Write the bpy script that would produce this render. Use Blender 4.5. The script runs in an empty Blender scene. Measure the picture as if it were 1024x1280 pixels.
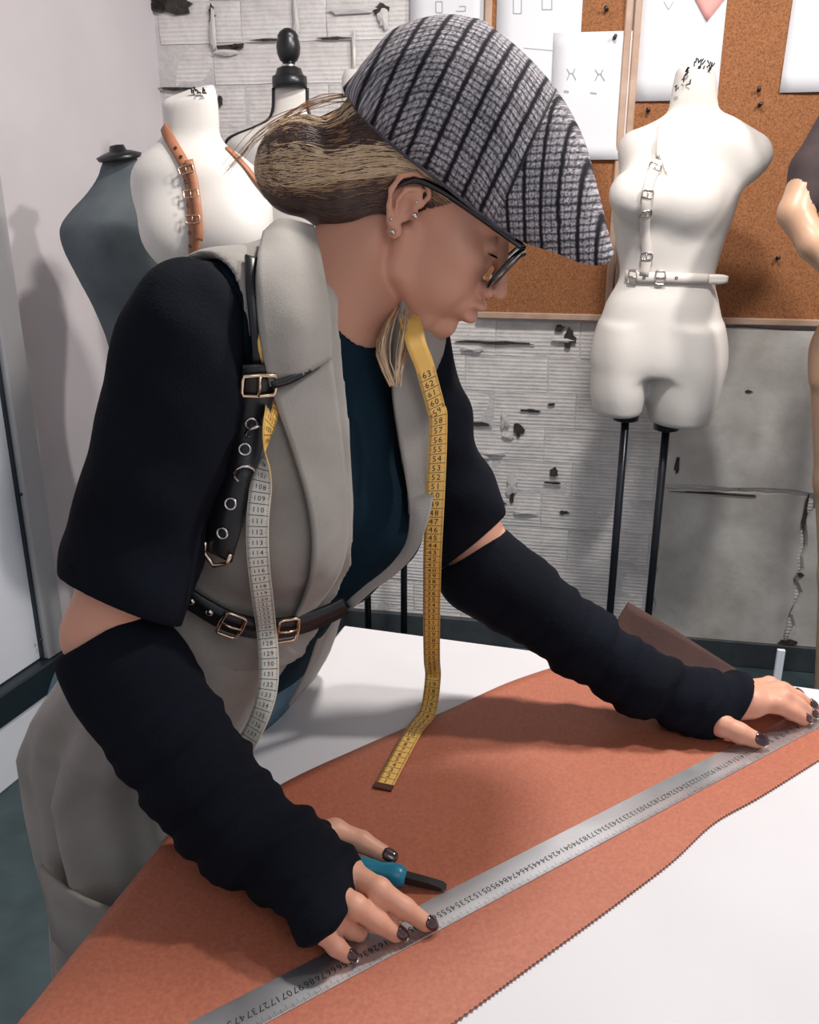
import bpy, bmesh, math, random
import numpy as np
from mathutils import Vector, Matrix

# ------------------------------------------------------------------ camera
F_PX = 1150.0
PITCH = math.radians(19.6)
CAM = np.array([0.0, 0.0, 1.5])
AX_R = np.array([1.0, 0.0, 0.0])
AX_F = np.array([0.0, math.cos(PITCH), -math.sin(PITCH)])
AX_U = np.array([0.0, math.sin(PITCH), math.cos(PITCH)])
SC = bpy.context.scene
COL = SC.collection
cam_data = bpy.data.cameras.new('camera')
cam_data.sensor_fit = 'HORIZONTAL'
cam_data.sensor_width = 36.0
cam_data.lens = F_PX / 1024.0 * 36.0
cam_data.clip_start = 0.05
cam = bpy.data.objects.new('camera', cam_data)
cam.location = CAM
cam.rotation_euler = (math.pi / 2 - PITCH, 0, 0)
COL.objects.link(cam)
SC.camera = cam

# ------------------------------------------------------------------ light
world = bpy.data.worlds.new('world')
SC.world = world
world.use_nodes = True
bg = world.node_tree.nodes['Background']
bg.inputs[0].default_value = (0.86, 0.90, 1.0, 1)
bg.inputs[1].default_value = 0.46


def lamp(name, loc, target, size, power, color=(1, 1, 1), spread=180):
    ld = bpy.data.lights.new(name, 'AREA')
    ld.shape = 'DISK'
    ld.size = size
    ld.energy = power
    ld.color = color
    ld.spread = math.radians(spread)
    o = bpy.data.objects.new(name, ld)
    o.location = loc
    o.rotation_euler = (Vector(target) - Vector(loc)).to_track_quat('-Z', 'Y').to_euler()
    COL.objects.link(o)
    return o


lamp('ceiling_lamp_light', (0.40, 1.45, 2.70), (0.4, 1.6, 0.0), 0.22, 31, (1.0, 0.97, 0.93))
lamp('ceiling_lamp_light', (1.50, 1.15, 2.60), (-0.1, 1.9, 0.9), 0.14, 28, (1.0, 0.96, 0.93))
lamp('room_fill_light', (0.7, -0.9, 2.4), (0.1, 1.5, 1.2), 1.0, 6, (0.95, 0.97, 1.0))
SC.view_settings.view_transform = 'Standard'
SC.view_settings.look = 'None'
SC.view_settings.exposure = 0.05
SC.view_settings.gamma = 1.0
SC.view_settings.use_curve_mapping = False


# ------------------------------------------------------------------ helpers
def V3(*a):
    return np.array(a, dtype=float)


def nrm(v):
    v = np.asarray(v, float)
    return v / np.linalg.norm(v)


def ray(px, py):
    """viewing direction with unit depth through a point of the photograph"""
    return AX_F + AX_R * ((px - 512) / F_PX) + AX_U * ((640 - py) / F_PX)


def P(px, py, d):
    return CAM + ray(px, py) * d


def on_z(px, py, z):
    r = ray(px, py)
    return CAM + r * ((z - CAM[2]) / r[2])


def on_y(px, py, y):
    r = ray(px, py)
    return CAM + r * (y / r[1])


def on_plane(px, py, p0, n):
    r = ray(px, py)
    return CAM + r * (np.dot(p0 - CAM, n) / np.dot(r, n))


def lin(c):
    return tuple((x / 12.92 if x <= 0.04045 else ((x + 0.055) / 1.055) ** 2.4) for x in c)


def rgb(r, g, b):
    return lin((r / 255, g / 255, b / 255)) + (1,)


# ---- materials
class N:
    """tiny node tree helper"""
    def __init__(s, name):
        s.m = bpy.data.materials.new(name)
        s.m.use_nodes = True
        s.t = s.m.node_tree
        s.b = s.t.nodes['Principled BSDF']

    def n(s, kind, **kw):
        nd = s.t.nodes.new(kind)
        for k, v in kw.items():
            if k.startswith('i_'):
                key = k[2:]
                key = int(key) if key.isdigit() else key.replace('_', ' ')
                nd.inputs[key].default_value = v
            else:
                setattr(nd, k, v)
        return nd

    def l(s, a, b):
        s.t.links.new(a, b)

    def ramp(s, fac, stops):
        r = s.n('ShaderNodeValToRGB')
        e = r.color_ramp.elements
        while len(e) < len(stops):
            e.new(0.5)
        for q, (pos, c) in zip(e, stops):
            q.position = pos
            q.color = c
        s.l(fac, r.inputs[0])
        return r

    def coord(s, scale=(1, 1, 1), kind='Object'):
        tc = s.n('ShaderNodeTexCoord')
        mp = s.n('ShaderNodeMapping')
        mp.inputs['Scale'].default_value = scale
        s.l(tc.outputs[kind], mp.inputs[0])
        return mp.outputs[0]

    def bump(s, height, strength, dist=0.002, prev=None):
        b = s.n('ShaderNodeBump')
        b.inputs['Strength'].default_value = strength
        b.inputs['Distance'].default_value = dist
        s.l(height, b.inputs['Height'])
        if prev is not None:
            s.l(prev, b.inputs['Normal'])
        s.l(b.outputs[0], s.b.inputs['Normal'])
        return b.outputs[0]


def mat(name, c, rough=0.6, metal=0.0, c2=None, nscale=30, bump=0.0, bscale=200, bdist=0.001, spec=0.5, sheen=0.0,
        sss=0.0, coat=0.0, lo=0.3, hi=0.7):
    g = N(name)
    g.b.inputs['Base Color'].default_value = c
    g.b.inputs['Roughness'].default_value = rough
    g.b.inputs['Metallic'].default_value = metal
    g.b.inputs['Specular IOR Level'].default_value = spec
    g.b.inputs['Sheen Weight'].default_value = sheen
    g.b.inputs['Coat Weight'].default_value = coat
    if sss:
        g.b.inputs['Subsurface Weight'].default_value = sss
        g.b.inputs['Subsurface Radius'].default_value = (0.012, 0.005, 0.003)
    co = g.coord()
    if c2 is not None:
        nz = g.n('ShaderNodeTexNoise', i_Scale=nscale, i_Detail=5.0)
        g.l(co, nz.inputs[0])
        r = g.ramp(nz.outputs[0], [(lo, c), (hi, c2)])
        g.l(r.outputs[0], g.b.inputs['Base Color'])
    if bump:
        nb = g.n('ShaderNodeTexNoise', i_Scale=bscale, i_Detail=3.0)
        g.l(co, nb.inputs[0])
        g.bump(nb.outputs[0], bump, bdist)
    return g.m


# ---- objects
def tag(o, label=None, cat=None, group=None, kind=None):
    if label: o['label'] = label
    if cat: o['category'] = cat
    if group: o['group'] = group
    if kind: o['kind'] = kind
    return o


def empty(name, loc=(0, 0, 0), rz=0.0):
    o = bpy.data.objects.new(name, None)
    o.empty_display_size = 0.05
    o.location = [float(x) for x in loc]
    o.rotation_euler = (0, 0, rz)
    COL.objects.link(o)
    return o


def link(name, me, parent=None, world_space=True):
    """link a mesh given in world coordinates, under parent"""
    o = bpy.data.objects.new(name, me)
    COL.objects.link(o)
    if parent is not None:
        o.parent = parent
        if world_space:
            m = Matrix.Identity(4)
            q = parent
            while q is not None:
                m = Matrix.LocRotScale(q.location, q.rotation_euler, q.scale) @ m if q.parent is None else q.matrix_parent_inverse @ m
                q = q.parent
            # only roots carry transforms, so the inverse of the root is enough
            r = parent
            while r.parent is not None: r = r.parent
            o.matrix_parent_inverse = Matrix.Identity(4)
            if parent.parent is None:
                o.matrix_parent_inverse = Matrix.LocRotScale(r.location, r.rotation_euler, r.scale).inverted()
    return o


def mesh(name, vs, fs, m, parent=None, smooth=True, mats=None, fm=None):
    me = bpy.data.meshes.new(name)
    vs = np.asarray(vs, float)
    me.from_pydata([tuple(v) for v in vs.tolist()], [], [tuple(f) for f in fs])
    for q in ([m] if mats is None else mats):
        me.materials.append(q)
    if smooth:
        me.polygons.foreach_set('use_smooth', [True] * len(me.polygons))
    if fm is not None:
        me.polygons.foreach_set('material_index', fm)
    me.update()
    return link(name, me, parent)


def bm_obj(name, bm, m, parent=None, smooth=False):
    me = bpy.data.meshes.new(name)
    bm.to_mesh(me)
    bm.free()
    me.materials.append(m)
    if smooth:
        me.polygons.foreach_set('use_smooth', [True] * len(me.polygons))
    return link(name, me, parent)


class MB:
    """mesh builder in world coordinates"""
    def __init__(s):
        s.v = []; s.f = []

    def add(s, vs, fs):
        o = len(s.v)
        s.v += [tuple(map(float, q)) for q in vs]
        s.f += [tuple(i + o for i in q) for q in fs]
        return s

    def box(s, c, ax, ay, az, hx, hy, hz, bev=0.0):
        """oriented box, chamfered on all edges when bev is set"""
        c = np.asarray(c, float)
        if bev <= 0:
            vs = [c + ax * sx * hx + ay * sy * hy + az * sz * hz for sx in (-1, 1) for sy in (-1, 1) for sz in (-1, 1)]
            return s.add(vs, [(0, 1, 3, 2), (4, 6, 7, 5), (0, 4, 5, 1), (2, 3, 7, 6), (0, 2, 6, 4), (1, 5, 7, 3)])
        bm = bmesh.new()
        bmesh.ops.create_cube(bm, size=1)
        for v in bm.verts:
            v.co = Vector((v.co.x * 2 * hx, v.co.y * 2 * hy, v.co.z * 2 * hz))
        bmesh.ops.bevel(bm, geom=bm.edges[:], offset=bev, segments=1, affect='EDGES')
        vs = [c + ax * v.co.x + ay * v.co.y + az * v.co.z for v in bm.verts]
        bm.verts.index_update()
        fs = [tuple(v.index for v in f.verts) for f in bm.faces]
        bm.free()
        return s.add(vs, fs)

    def tube(s, pts, r, seg=10, caps=True, closed=False):
        pts = [np.asarray(p, float) for p in pts]
        n = len(pts)
        rs = r if hasattr(r, '__len__') else [r] * n
        up = None
        rings = []
        for i, p in enumerate(pts):
            if closed:
                t = nrm(pts[(i + 1) % n] - pts[i - 1])
            else:
                t = nrm(pts[min(i + 1, n - 1)] - pts[max(i - 1, 0)])
            if up is None:
                a = V3(0, 0, 1) if abs(t[2]) < 0.9 else V3(1, 0, 0)
                up = nrm(np.cross(t, a))
            up = nrm(up - t * np.dot(up, t))
            w = np.cross(t, up)
            rings.append([p + (up * math.cos(2 * math.pi * k / seg) + w * math.sin(2 * math.pi * k / seg)) * rs[i] for k in range(seg)])
        vs = [q for g in rings for q in g]
        fs = []
        for i in range(n if closed else n - 1):
            j = (i + 1) % n
            for k in range(seg):
                k2 = (k + 1) % seg
                fs.append((i * seg + k, i * seg + k2, j * seg + k2, j * seg + k))
        if caps and not closed:
            fs.append(tuple(range(seg - 1, -1, -1)))
            fs.append(tuple((n - 1) * seg + k for k in range(seg)))
        return s.add(vs, fs)

    def lathe(s, c, axis, prof, seg=24):
        """prof: list of (r, h) along axis from c"""
        axis = nrm(axis)
        a = V3(0, 0, 1) if abs(axis[2]) < 0.9 else V3(1, 0, 0)
        u = nrm(np.cross(axis, a)); w = np.cross(axis, u)
        vs = []
        for r, h in prof:
            for k in range(seg):
                t = 2 * math.pi * k / seg
                vs.append(np.asarray(c) + axis * h + (u * math.cos(t) + w * math.sin(t)) * max(r, 1e-5))
        fs = []
        for i in range(len(prof) - 1):
            for k in range(seg):
                k2 = (k + 1) % seg
                fs.append((i * seg + k, i * seg + k2, (i + 1) * seg + k2, (i + 1) * seg + k))
        fs.append(tuple(range(seg - 1, -1, -1)))
        fs.append(tuple((len(prof) - 1) * seg + k for k in range(seg)))
        return s.add(vs, fs)

    def build(s, name, m, parent=None, smooth=False):
        return mesh(name, s.v, s.f, m, parent, smooth)


def catmull(pts, n):
    """n samples through the control points"""
    pts = np.asarray(pts, float)
    k = len(pts)
    e = np.vstack([2 * pts[0] - pts[1], pts, 2 * pts[-1] - pts[-2]])
    # parameterise by length
    seg = np.linalg.norm(np.diff(pts, axis=0), axis=1)
    cum = np.concatenate([[0], np.cumsum(seg)])
    out = []
    for t in np.linspace(0, cum[-1], n):
        i = min(max(np.searchsorted(cum, t, side='right') - 1, 0), k - 2)
        u = (t - cum[i]) / max(seg[i], 1e-9)
        p0, p1, p2, p3 = e[i], e[i + 1], e[i + 2], e[i + 3]
        out.append(0.5 * ((2 * p1) + (-p0 + p2) * u + (2 * p0 - 5 * p1 + 4 * p2 - p3) * u * u + (-p0 + 3 * p1 - 3 * p2 + p3) * u ** 3))
    return np.array(out)


def grid_surface(rows, nu, nv):
    """rows of control points -> smooth nu x nv grid"""
    a = np.array([catmull(r, nv) for r in rows])
    b = np.array([catmull(a[:, j], nu) for j in range(nv)])
    return b.transpose(1, 0, 2)


def sheet(name, G, m, parent=None, thick=0.0015, smooth=True, uv=False):
    """grid of points -> thick sheet"""
    nu, nv = G.shape[:2]
    du = np.gradient(G, axis=0); dv = np.gradient(G, axis=1)
    nn = np.cross(du, dv)
    nn /= np.maximum(np.linalg.norm(nn, axis=2, keepdims=True), 1e-9)
    A = (G + nn * thick / 2).reshape(-1, 3); B = (G - nn * thick / 2).reshape(-1, 3)
    vs = np.vstack([A, B]); o = nu * nv
    fs = []
    I = lambda i, j: i * nv + j
    for i in range(nu - 1):
        for j in range(nv - 1):
            fs.append((I(i, j), I(i + 1, j), I(i + 1, j + 1), I(i, j + 1)))
            fs.append((o + I(i, j), o + I(i, j + 1), o + I(i + 1, j + 1), o + I(i + 1, j)))
    for j in range(nv - 1):
        fs.append((I(0, j), I(0, j + 1), o + I(0, j + 1), o + I(0, j)))
        fs.append((I(nu - 1, j + 1), I(nu - 1, j), o + I(nu - 1, j), o + I(nu - 1, j + 1)))
    for i in range(nu - 1):
        fs.append((I(i + 1, 0), I(i, 0), o + I(i, 0), o + I(i + 1, 0)))
        fs.append((I(i, nv - 1), I(i + 1, nv - 1), o + I(i + 1, nv - 1), o + I(i, nv - 1)))
    return mesh(name, vs, fs, m, parent, smooth)


# ---- signed distance modelling
F32 = np.float32


def smin(a, b, k):
    h = np.clip(0.5 + 0.5 * (b - a) / k, 0, 1)
    return b + (a - b) * h - k * h * (1 - h)


def smax(a, b, k):
    return -smin(-a, -b, k)


def cap(p, a, b, ra, rb=None):
    rb = ra if rb is None else rb
    a = np.asarray(a, F32); b = np.asarray(b, F32)
    ab = b - a
    t = np.clip(((p - a) @ ab) / max(float(ab @ ab), 1e-12), 0, 1)
    q = p - a - t[:, None] * ab
    return np.sqrt(np.einsum('ij,ij->i', q, q)) - (ra + (rb - ra) * t)


def ell(p, c, r, R=None):
    q = p - np.asarray(c, F32)
    if R is not None:
        q = q @ np.asarray(R, F32).T
    r = np.asarray(r, F32)
    k0 = np.linalg.norm(q / r, axis=1)
    k1 = np.linalg.norm(q / (r * r), axis=1)
    return k0 * (k0 - 1) / np.maximum(k1, 1e-9)


def chain(p, pts, rs, k=0.01):
    d = None
    for i in range(len(pts) - 1):
        e = cap(p, pts[i], pts[i + 1], rs[i], rs[i + 1])
        d = e if d is None else smin(d, e, k)
    return d


def bounded(f, c, r):
    """evaluate f only near the sphere (c, r)"""
    c = np.asarray(c, F32)

    def g(p):
        d = np.linalg.norm(p - c, axis=1) - r
        out = d.astype(F32) + 0.03
        m = d < 0.03
        if m.any():
            out[m] = f(p[m])
        return out
    return g


def sdf_mesh(f, lo, hi, h, B=8):
    """sparse surface nets"""
    lo = np.asarray(lo, float); hi = np.asarray(hi, float)
    nb = np.ceil((hi - lo) / (h * B)).astype(int)
    gi = np.stack(np.meshgrid(*[np.arange(k) for k in nb], indexing='ij'), -1).reshape(-1, 3)
    cen = (lo + (gi + 0.5) * B * h).astype(F32)
    d = np.concatenate([f(cen[i:i + 200000]) for i in range(0, len(cen), 200000)])
    act = gi[np.abs(d) < B * h * 1.35]
    loc = np.stack(np.meshgrid(*[np.arange(B + 1)] * 3, indexing='ij'), -1).reshape(-1, 3)
    dims = nb * B + 2
    keyf = lambda ijk: (ijk[..., 0] * dims[1] + ijk[..., 1]) * dims[2] + ijk[..., 2]
    cells_k = []; cells_v = []; quads = []
    for s in range(0, len(act), 1500):
        a = act[s:s + 1500]
        g = a[:, None, :] * B + loc[None]
        pts = (lo + g.reshape(-1, 3) * h).astype(F32)
        val = f(pts).reshape(-1, B + 1, B + 1, B + 1)
        ins = val < 0
        keep = ins.reshape(len(a), -1).any(1) & ~ins.reshape(len(a), -1).all(1)
        a, val, ins = a[keep], val[keep], ins[keep]
        if not len(a):
            continue
        c = [slice(0, B), slice(1, B + 1)]
        cnt = np.zeros((len(a), B, B, B), np.int16)
        for x in (0, 1):
            for y in (0, 1):
                for z in (0, 1):
                    cnt += ins[:, c[x], c[y], c[z]]
        q = np.argwhere((cnt > 0) & (cnt < 8))
        acc = np.zeros((len(q), 3)); num = np.zeros(len(q))
        vv = {}
        for x in (0, 1):
            for y in (0, 1):
                for z in (0, 1):
                    vv[(x, y, z)] = val[q[:, 0], q[:, 1] + x, q[:, 2] + y, q[:, 3] + z].astype(float)
        for ax in range(3):
            for u in (0, 1):
                for w in (0, 1):
                    k0 = [0, 0, 0]; o2 = [i for i in range(3) if i != ax]
                    k0[o2[0]] = u; k0[o2[1]] = w
                    k1 = list(k0); k1[ax] = 1
                    v0 = vv[tuple(k0)]; v1 = vv[tuple(k1)]
                    m = (v0 < 0) != (v1 < 0)
                    t = np.where(m, v0 / np.where(m, v0 - v1, 1), 0)
                    pt = np.tile(np.array(k0, float), (len(q), 1))
                    pt[:, ax] += t
                    acc[m] += pt[m]; num[m] += 1
        base = a[q[:, 0]] * B + q[:, 1:]
        cells_k.append(keyf(base))
        cells_v.append(lo + (base + acc / num[:, None]) * h)
        for ax in range(3):
            s0 = [slice(None)] + [slice(0, B)] * 3
            s1 = list(s0); s1[ax + 1] = slice(1, B + 1)
            A = ins[tuple(s0)]; Bb = ins[tuple(s1)]
            e = np.argwhere(A != Bb)
            if not len(e): continue
            flip = A[e[:, 0], e[:, 1], e[:, 2], e[:, 3]]
            b0 = a[e[:, 0]] * B + e[:, 1:]
            o2 = [(ax + 1) % 3, (ax + 2) % 3]
            k = []
            for (u, w) in ((1, 1), (0, 1), (0, 0), (1, 0)):
                bb = b0.copy(); bb[:, o2[0]] -= u; bb[:, o2[1]] -= w
                k.append(keyf(bb))
            k = np.stack(k, 1)
            k[~flip] = k[~flip][:, ::-1]
            quads.append(k)
    K = np.concatenate(cells_k); Vv = np.concatenate(cells_v)
    order = np.argsort(K); K = K[order]; Vv = Vv[order]
    Q = np.concatenate(quads)
    idx = np.searchsorted(K, Q)
    idx = np.clip(idx, 0, len(K) - 1)
    ok = (K[idx] == Q).all(1)
    return Vv, idx[ok]


def np_mesh(name, v, q, m, parent=None, mats=None, fm=None, relax=1):
    # light laplacian relax takes off the grid stepping
    for _ in range(relax):
        s = np.zeros_like(v); n = np.zeros(len(v))
        for a, b in ((0, 1), (1, 2), (2, 3), (3, 0)):
            np.add.at(s, q[:, a], v[q[:, b]]); np.add.at(n, q[:, a], 1)
            np.add.at(s, q[:, b], v[q[:, a]]); np.add.at(n, q[:, b], 1)
        v = v * 0.5 + 0.5 * s / np.maximum(n, 1)[:, None]
    me = bpy.data.meshes.new(name)
    me.vertices.add(len(v)); me.vertices.foreach_set('co', v.astype(F32).ravel())
    me.loops.add(len(q) * 4); me.loops.foreach_set('vertex_index', q.astype(np.int32).ravel())
    me.polygons.add(len(q)); me.polygons.foreach_set('loop_start', np.arange(0, len(q) * 4, 4, dtype=np.int32))
    for mm in ([m] if mats is None else mats):
        me.materials.append(mm)
    me.update(calc_edges=True)
    me.validate()
    me.polygons.foreach_set('use_smooth', np.ones(len(me.polygons), bool))
    if fm is not None and len(fm) == len(me.polygons):
        me.polygons.foreach_set('material_index', fm)
    return link(name, me, parent)


def fnormal(f, p, e=0.001):
    p = np.atleast_2d(np.asarray(p, F32))
    g = np.zeros((len(p), 3))
    for a in range(3):
        o = np.zeros(3, F32); o[a] = e
        g[:, a] = f(p + o) - f(p - o)
    return g / np.maximum(np.linalg.norm(g, axis=1, keepdims=True), 1e-9)


def drape(f, px, py, off=0.004, dmin=0.5, fallback=None, dmax=1.6):
    """the point where the sight line meets the body surface, lifted by off"""
    r = ray(px, py); s = 1 / np.linalg.norm(r)
    d = dmin; best = (9, d)
    for _ in range(120):
        v = float(f(np.atleast_2d(CAM + r * d).astype(F32))[0]) - off
        if v < best[0]: best = (v, d)
        if v < 0.0004: return CAM + r * d
        d += max(v * 0.8, 0.0005) * s
        if d > dmax: break
    return CAM + r * (fallback if fallback else best[1])
# ------------------------------------------------------------------ materials of the setting
def brick_mat():
    g = N('painted_brick')
    co = g.coord()
    nz = g.n('ShaderNodeTexNoise', i_Scale=7.0, i_Detail=8.0, i_Roughness=0.65); g.l(co, nz.inputs[0])
    r = g.ramp(nz.outputs[0], [(0.30, rgb(196, 190, 187)), (0.55, rgb(226, 221, 218)), (0.75, rgb(234, 230, 228))])
    nz2 = g.n('ShaderNodeTexNoise', i_Scale=38.0, i_Detail=6.0, i_Roughness=0.7); g.l(co, nz2.inputs[0])
    r2 = g.ramp(nz2.outputs[0], [(0.66, (0, 0, 0, 1)), (0.74, (1, 1, 1, 1))])
    mx = g.n('ShaderNodeMixRGB'); mx.inputs[2].default_value = rgb(120, 112, 108)
    g.l(r2.outputs[0], mx.inputs[0]); g.l(r.outputs[0], mx.inputs[1]); g.l(mx.outputs[0], g.b.inputs['Base Color'])
    g.b.inputs['Roughness'].default_value = 0.75
    wv = g.n('ShaderNodeTexWave', wave_type='BANDS', bands_direction='Z', i_Scale=26.0, i_Distortion=0.6, i_Detail=2.0)
    wv.inputs['Detail Scale'].default_value = 1.0
    g.l(co, wv.inputs[0])
    b1 = g.bump(wv.outputs[1], 0.4, 0.003)
    nb = g.n('ShaderNodeTexNoise', i_Scale=24.0, i_Detail=8.0); g.l(co, nb.inputs[0])
    g.bump(nb.outputs[0], 0.55, 0.010, b1)
    return g.m


M_BRICK = brick_mat()
M_MORTAR = mat('grey_mortar', rgb(196, 192, 192), 0.9, c2=rgb(212, 209, 208), nscale=25, bump=0.6, bscale=60, bdist=0.006)
M_PLASTER = mat('worn_plaster', rgb(178, 173, 166), 0.85, c2=rgb(212, 209, 203), nscale=9, bump=0.4, bscale=45, bdist=0.004)
M_CHIP = mat('dark_broken_brick', rgb(42, 38, 36), 0.95, c2=rgb(74, 66, 62), nscale=60, bump=0.6, bscale=90, bdist=0.004)
M_PEEL = mat('peeling_paint', rgb(206, 202, 200), 0.7)
M_WALL_L = mat('lilac_grey_plaster', rgb(203, 195, 198), 0.85, c2=rgb(210, 203, 205), nscale=4, bump=0.25, bscale=260, bdist=0.001)
M_FLOOR = mat('teal_grey_concrete', rgb(52, 68, 72), 0.7, c2=rgb(66, 82, 86), nscale=14, bump=0.3, bscale=150)
M_BASE = mat('dark_grey_skirting', rgb(50, 56, 60), 0.55, c2=rgb(62, 68, 72), nscale=20)
M_CEIL = mat('white_ceiling', rgb(205, 203, 203), 0.9)
M_WHITE = mat('white_paint', rgb(216, 218, 226), 0.5, c2=rgb(222, 224, 230), nscale=10)
M_METAL_L = mat('pale_metal_frame', rgb(186, 184, 186), 0.45, 0.3)
M_DARKTRIM = mat('dark_rubber_strip', rgb(28, 40, 46), 0.4)
M_TABLE = mat('white_laminate', rgb(198, 195, 197), 0.55, c2=rgb(203, 200, 202), nscale=6, bump=0.05, bscale=500)
M_LEG = mat('grey_table_leg', rgb(120, 122, 124), 0.4, 0.5)


def cork_mat():
    g = N('cork')
    co = g.coord()
    v = g.n('ShaderNodeTexNoise', i_Scale=190.0, i_Detail=4.0, i_Roughness=0.7); g.l(co, v.inputs[0])
    r = g.ramp(v.outputs[0], [(0.32, rgb(112, 68, 40)), (0.5, rgb(152, 98, 60)), (0.7, rgb(174, 120, 80))])
    g.l(r.outputs[0], g.b.inputs['Base Color'])
    g.b.inputs['Roughness'].default_value = 0.9
    g.bump(v.outputs[0], 0.4, 0.001)
    return g.m


M_CORK = cork_mat()
M_WOOD = mat('pale_wood_trim', rgb(176, 142, 120), 0.5, c2=rgb(198, 170, 150), nscale=18, bump=0.1, bscale=60)
M_PAPER = mat('white_paper', rgb(226, 226, 230), 0.8, c2=rgb(230, 230, 233), nscale=5)
M_PINK = mat('pink_paper', rgb(232, 168, 160), 0.8)
M_PENCIL = mat('pencil_line', rgb(168, 168, 174), 0.8)
M_BLACK = mat('black_plastic', rgb(22, 22, 26), 0.35)
M_STEELBLK = mat('black_steel_rod', rgb(44, 46, 52), 0.28, 0.7)

# ------------------------------------------------------------------ back wall frame
WA = on_z(430, 787, 0.0)
WB = on_z(1020, 838, 0.0)
WX = nrm(WB - WA)                     # along the wall, to the right
WN = nrm(V3(WX[1], -WX[0], 0))        # out of the wall, into the room
if np.dot(WN, CAM - WA) < 0: WN = -WN
WZ = V3(0, 0, 1)


def onw(px, py, off=0.0):
    """point at the wall plane (pushed off the wall by off)"""
    return on_plane(px, py, WA + WN * off, WN)


def wsz(px, py, off=0.0):
    p = onw(px, py, off) - WA
    return float(np.dot(p, WX)), float(p[2])


def wp(s, z, off=0.0):
    return WA + WX * s + WZ * z + WN * off


S_COR = wsz(190, 0)[0]                # corner with the left wall
CEIL = 2.78
S_END = 4.2
C0 = wp(S_COR, 0)
# left wall runs from the corner towards the camera
LB = on_z(-6, 978, 0.0)
LX = nrm(V3(*(LB - C0)[:2], 0))       # along the left wall, towards the camera
LN = nrm(V3(-LX[1], LX[0], 0))
if np.dot(LN, CAM - C0) < 0: LN = -LN
L_LEN = 4.2


def onl(px, py, off=0.0):
    return on_plane(px, py, C0 + LN * off, LN)


def lst(px, py, off=0.0):
    p = onl(px, py, off) - C0
    return float(np.dot(p, LX)), float(p[2])


def lp(s, z, off=0.0):
    return C0 + LX * s + WZ * z + LN * off


# floor, ceiling
f0 = [wp(S_COR - .3, 0, -.3), wp(S_END, 0, -.3), wp(S_END, 0, 4.6), wp(S_COR - 1.6, 0, 4.6)]
b = MB(); top = [p.copy() for p in f0]
b.add([p - WZ * 0.1 for p in f0] + top, [(3, 2, 1, 0), (4, 5, 6, 7), (0, 1, 5, 4), (1, 2, 6, 5), (2, 3, 7, 6), (3, 0, 4, 7)])
tag(b.build('floor', M_FLOOR), kind='structure')
b = MB(); f1 = [wp(S_COR - .3, CEIL, -.3), wp(S_END, CEIL, -.3), wp(S_END, CEIL, 2.9), wp(S_COR - 1.6, CEIL, 2.9)]
b.add(f1 + [p + WZ * 0.1 for p in f1], [(3, 2, 1, 0), (4, 5, 6, 7), (0, 1, 5, 4), (1, 2, 6, 5), (2, 3, 7, 6), (3, 0, 4, 7)])
tag(b.build('ceiling', M_CEIL), kind='structure')

# back wall: mortar bed with individual blocks in front
JO = 0.005
b = MB(); b.box(wp((S_COR + S_END) / 2 - .1, CEIL / 2, -JO - .08), WX, WN, WZ, (S_END - S_COR) / 2 + .1, .08, CEIL / 2)
wall_back = tag(b.build('wall_back', M_MORTAR), kind='structure')
random.seed(4)
s_a, z_a = wsz(265, 55); s_b, _ = wsz(370, 55)
_, z_b = wsz(265, 107)
BW = (s_b - s_a); BH = z_a - z_b


def brick_shape(seed, w):
    rr = random.Random(seed)
    vs = []; nx, nz = 4, 2
    J = 0.0025
    for i in range(nx + 1):
        for k in range(nz + 1):
            edge = i in (0, nx) or k in (0, nz)
            vs.append((-w / 2 + J + (w - 2 * J) * i / nx + rr.uniform(-.002, .002) * edge, rr.uniform(-.0015, .0015) - (.0035 if edge else 0),
                       -BH / 2 + J + (BH - 2 * J) * k / nz + rr.uniform(-.002, .002) * edge))
    I = lambda i, k: i * (nz + 1) + k
    fs = [(I(i, k), I(i + 1, k), I(i + 1, k + 1), I(i, k + 1)) for i in range(nx) for k in range(nz)]
    # skirt back into the mortar
    ring = [I(i, 0) for i in range(nx + 1)] + [I(nx, k) for k in range(1, nz + 1)] + [I(i, nz) for i in range(nx - 1, -1, -1)] + [I(0, k) for k in range(nz - 1, 0, -1)]
    o = len(vs)
    for r_ in ring:
        x, y, z = vs[r_]
        vs.append((x, -.012, z))
    for a_ in range(len(ring)):
        c_ = (a_ + 1) % len(ring)
        fs.append((ring[c_], ring[a_], o + a_, o + c_))
    me = bpy.data.meshes.new('brick')
    me.from_pydata([(v[0], -v[1], v[2]) for v in vs], [], [tuple(reversed(f)) for f in fs] if False else fs)
    me.materials.append(M_BRICK)
    me.update()
    return me


BRK = [brick_shape(i, BW) for i in range(6)]
BRK_H = [brick_shape(20 + i, BW / 2) for i in range(2)]
rotw = math.atan2(WX[1], WX[0])
# stretches of wall with plaster over the blocks
pl_s0, pl_z1 = wsz(846, 405); pl_s1, pl_zc = wsz(1010, 616); _, pl_z0 = wsz(930, 818)
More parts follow.
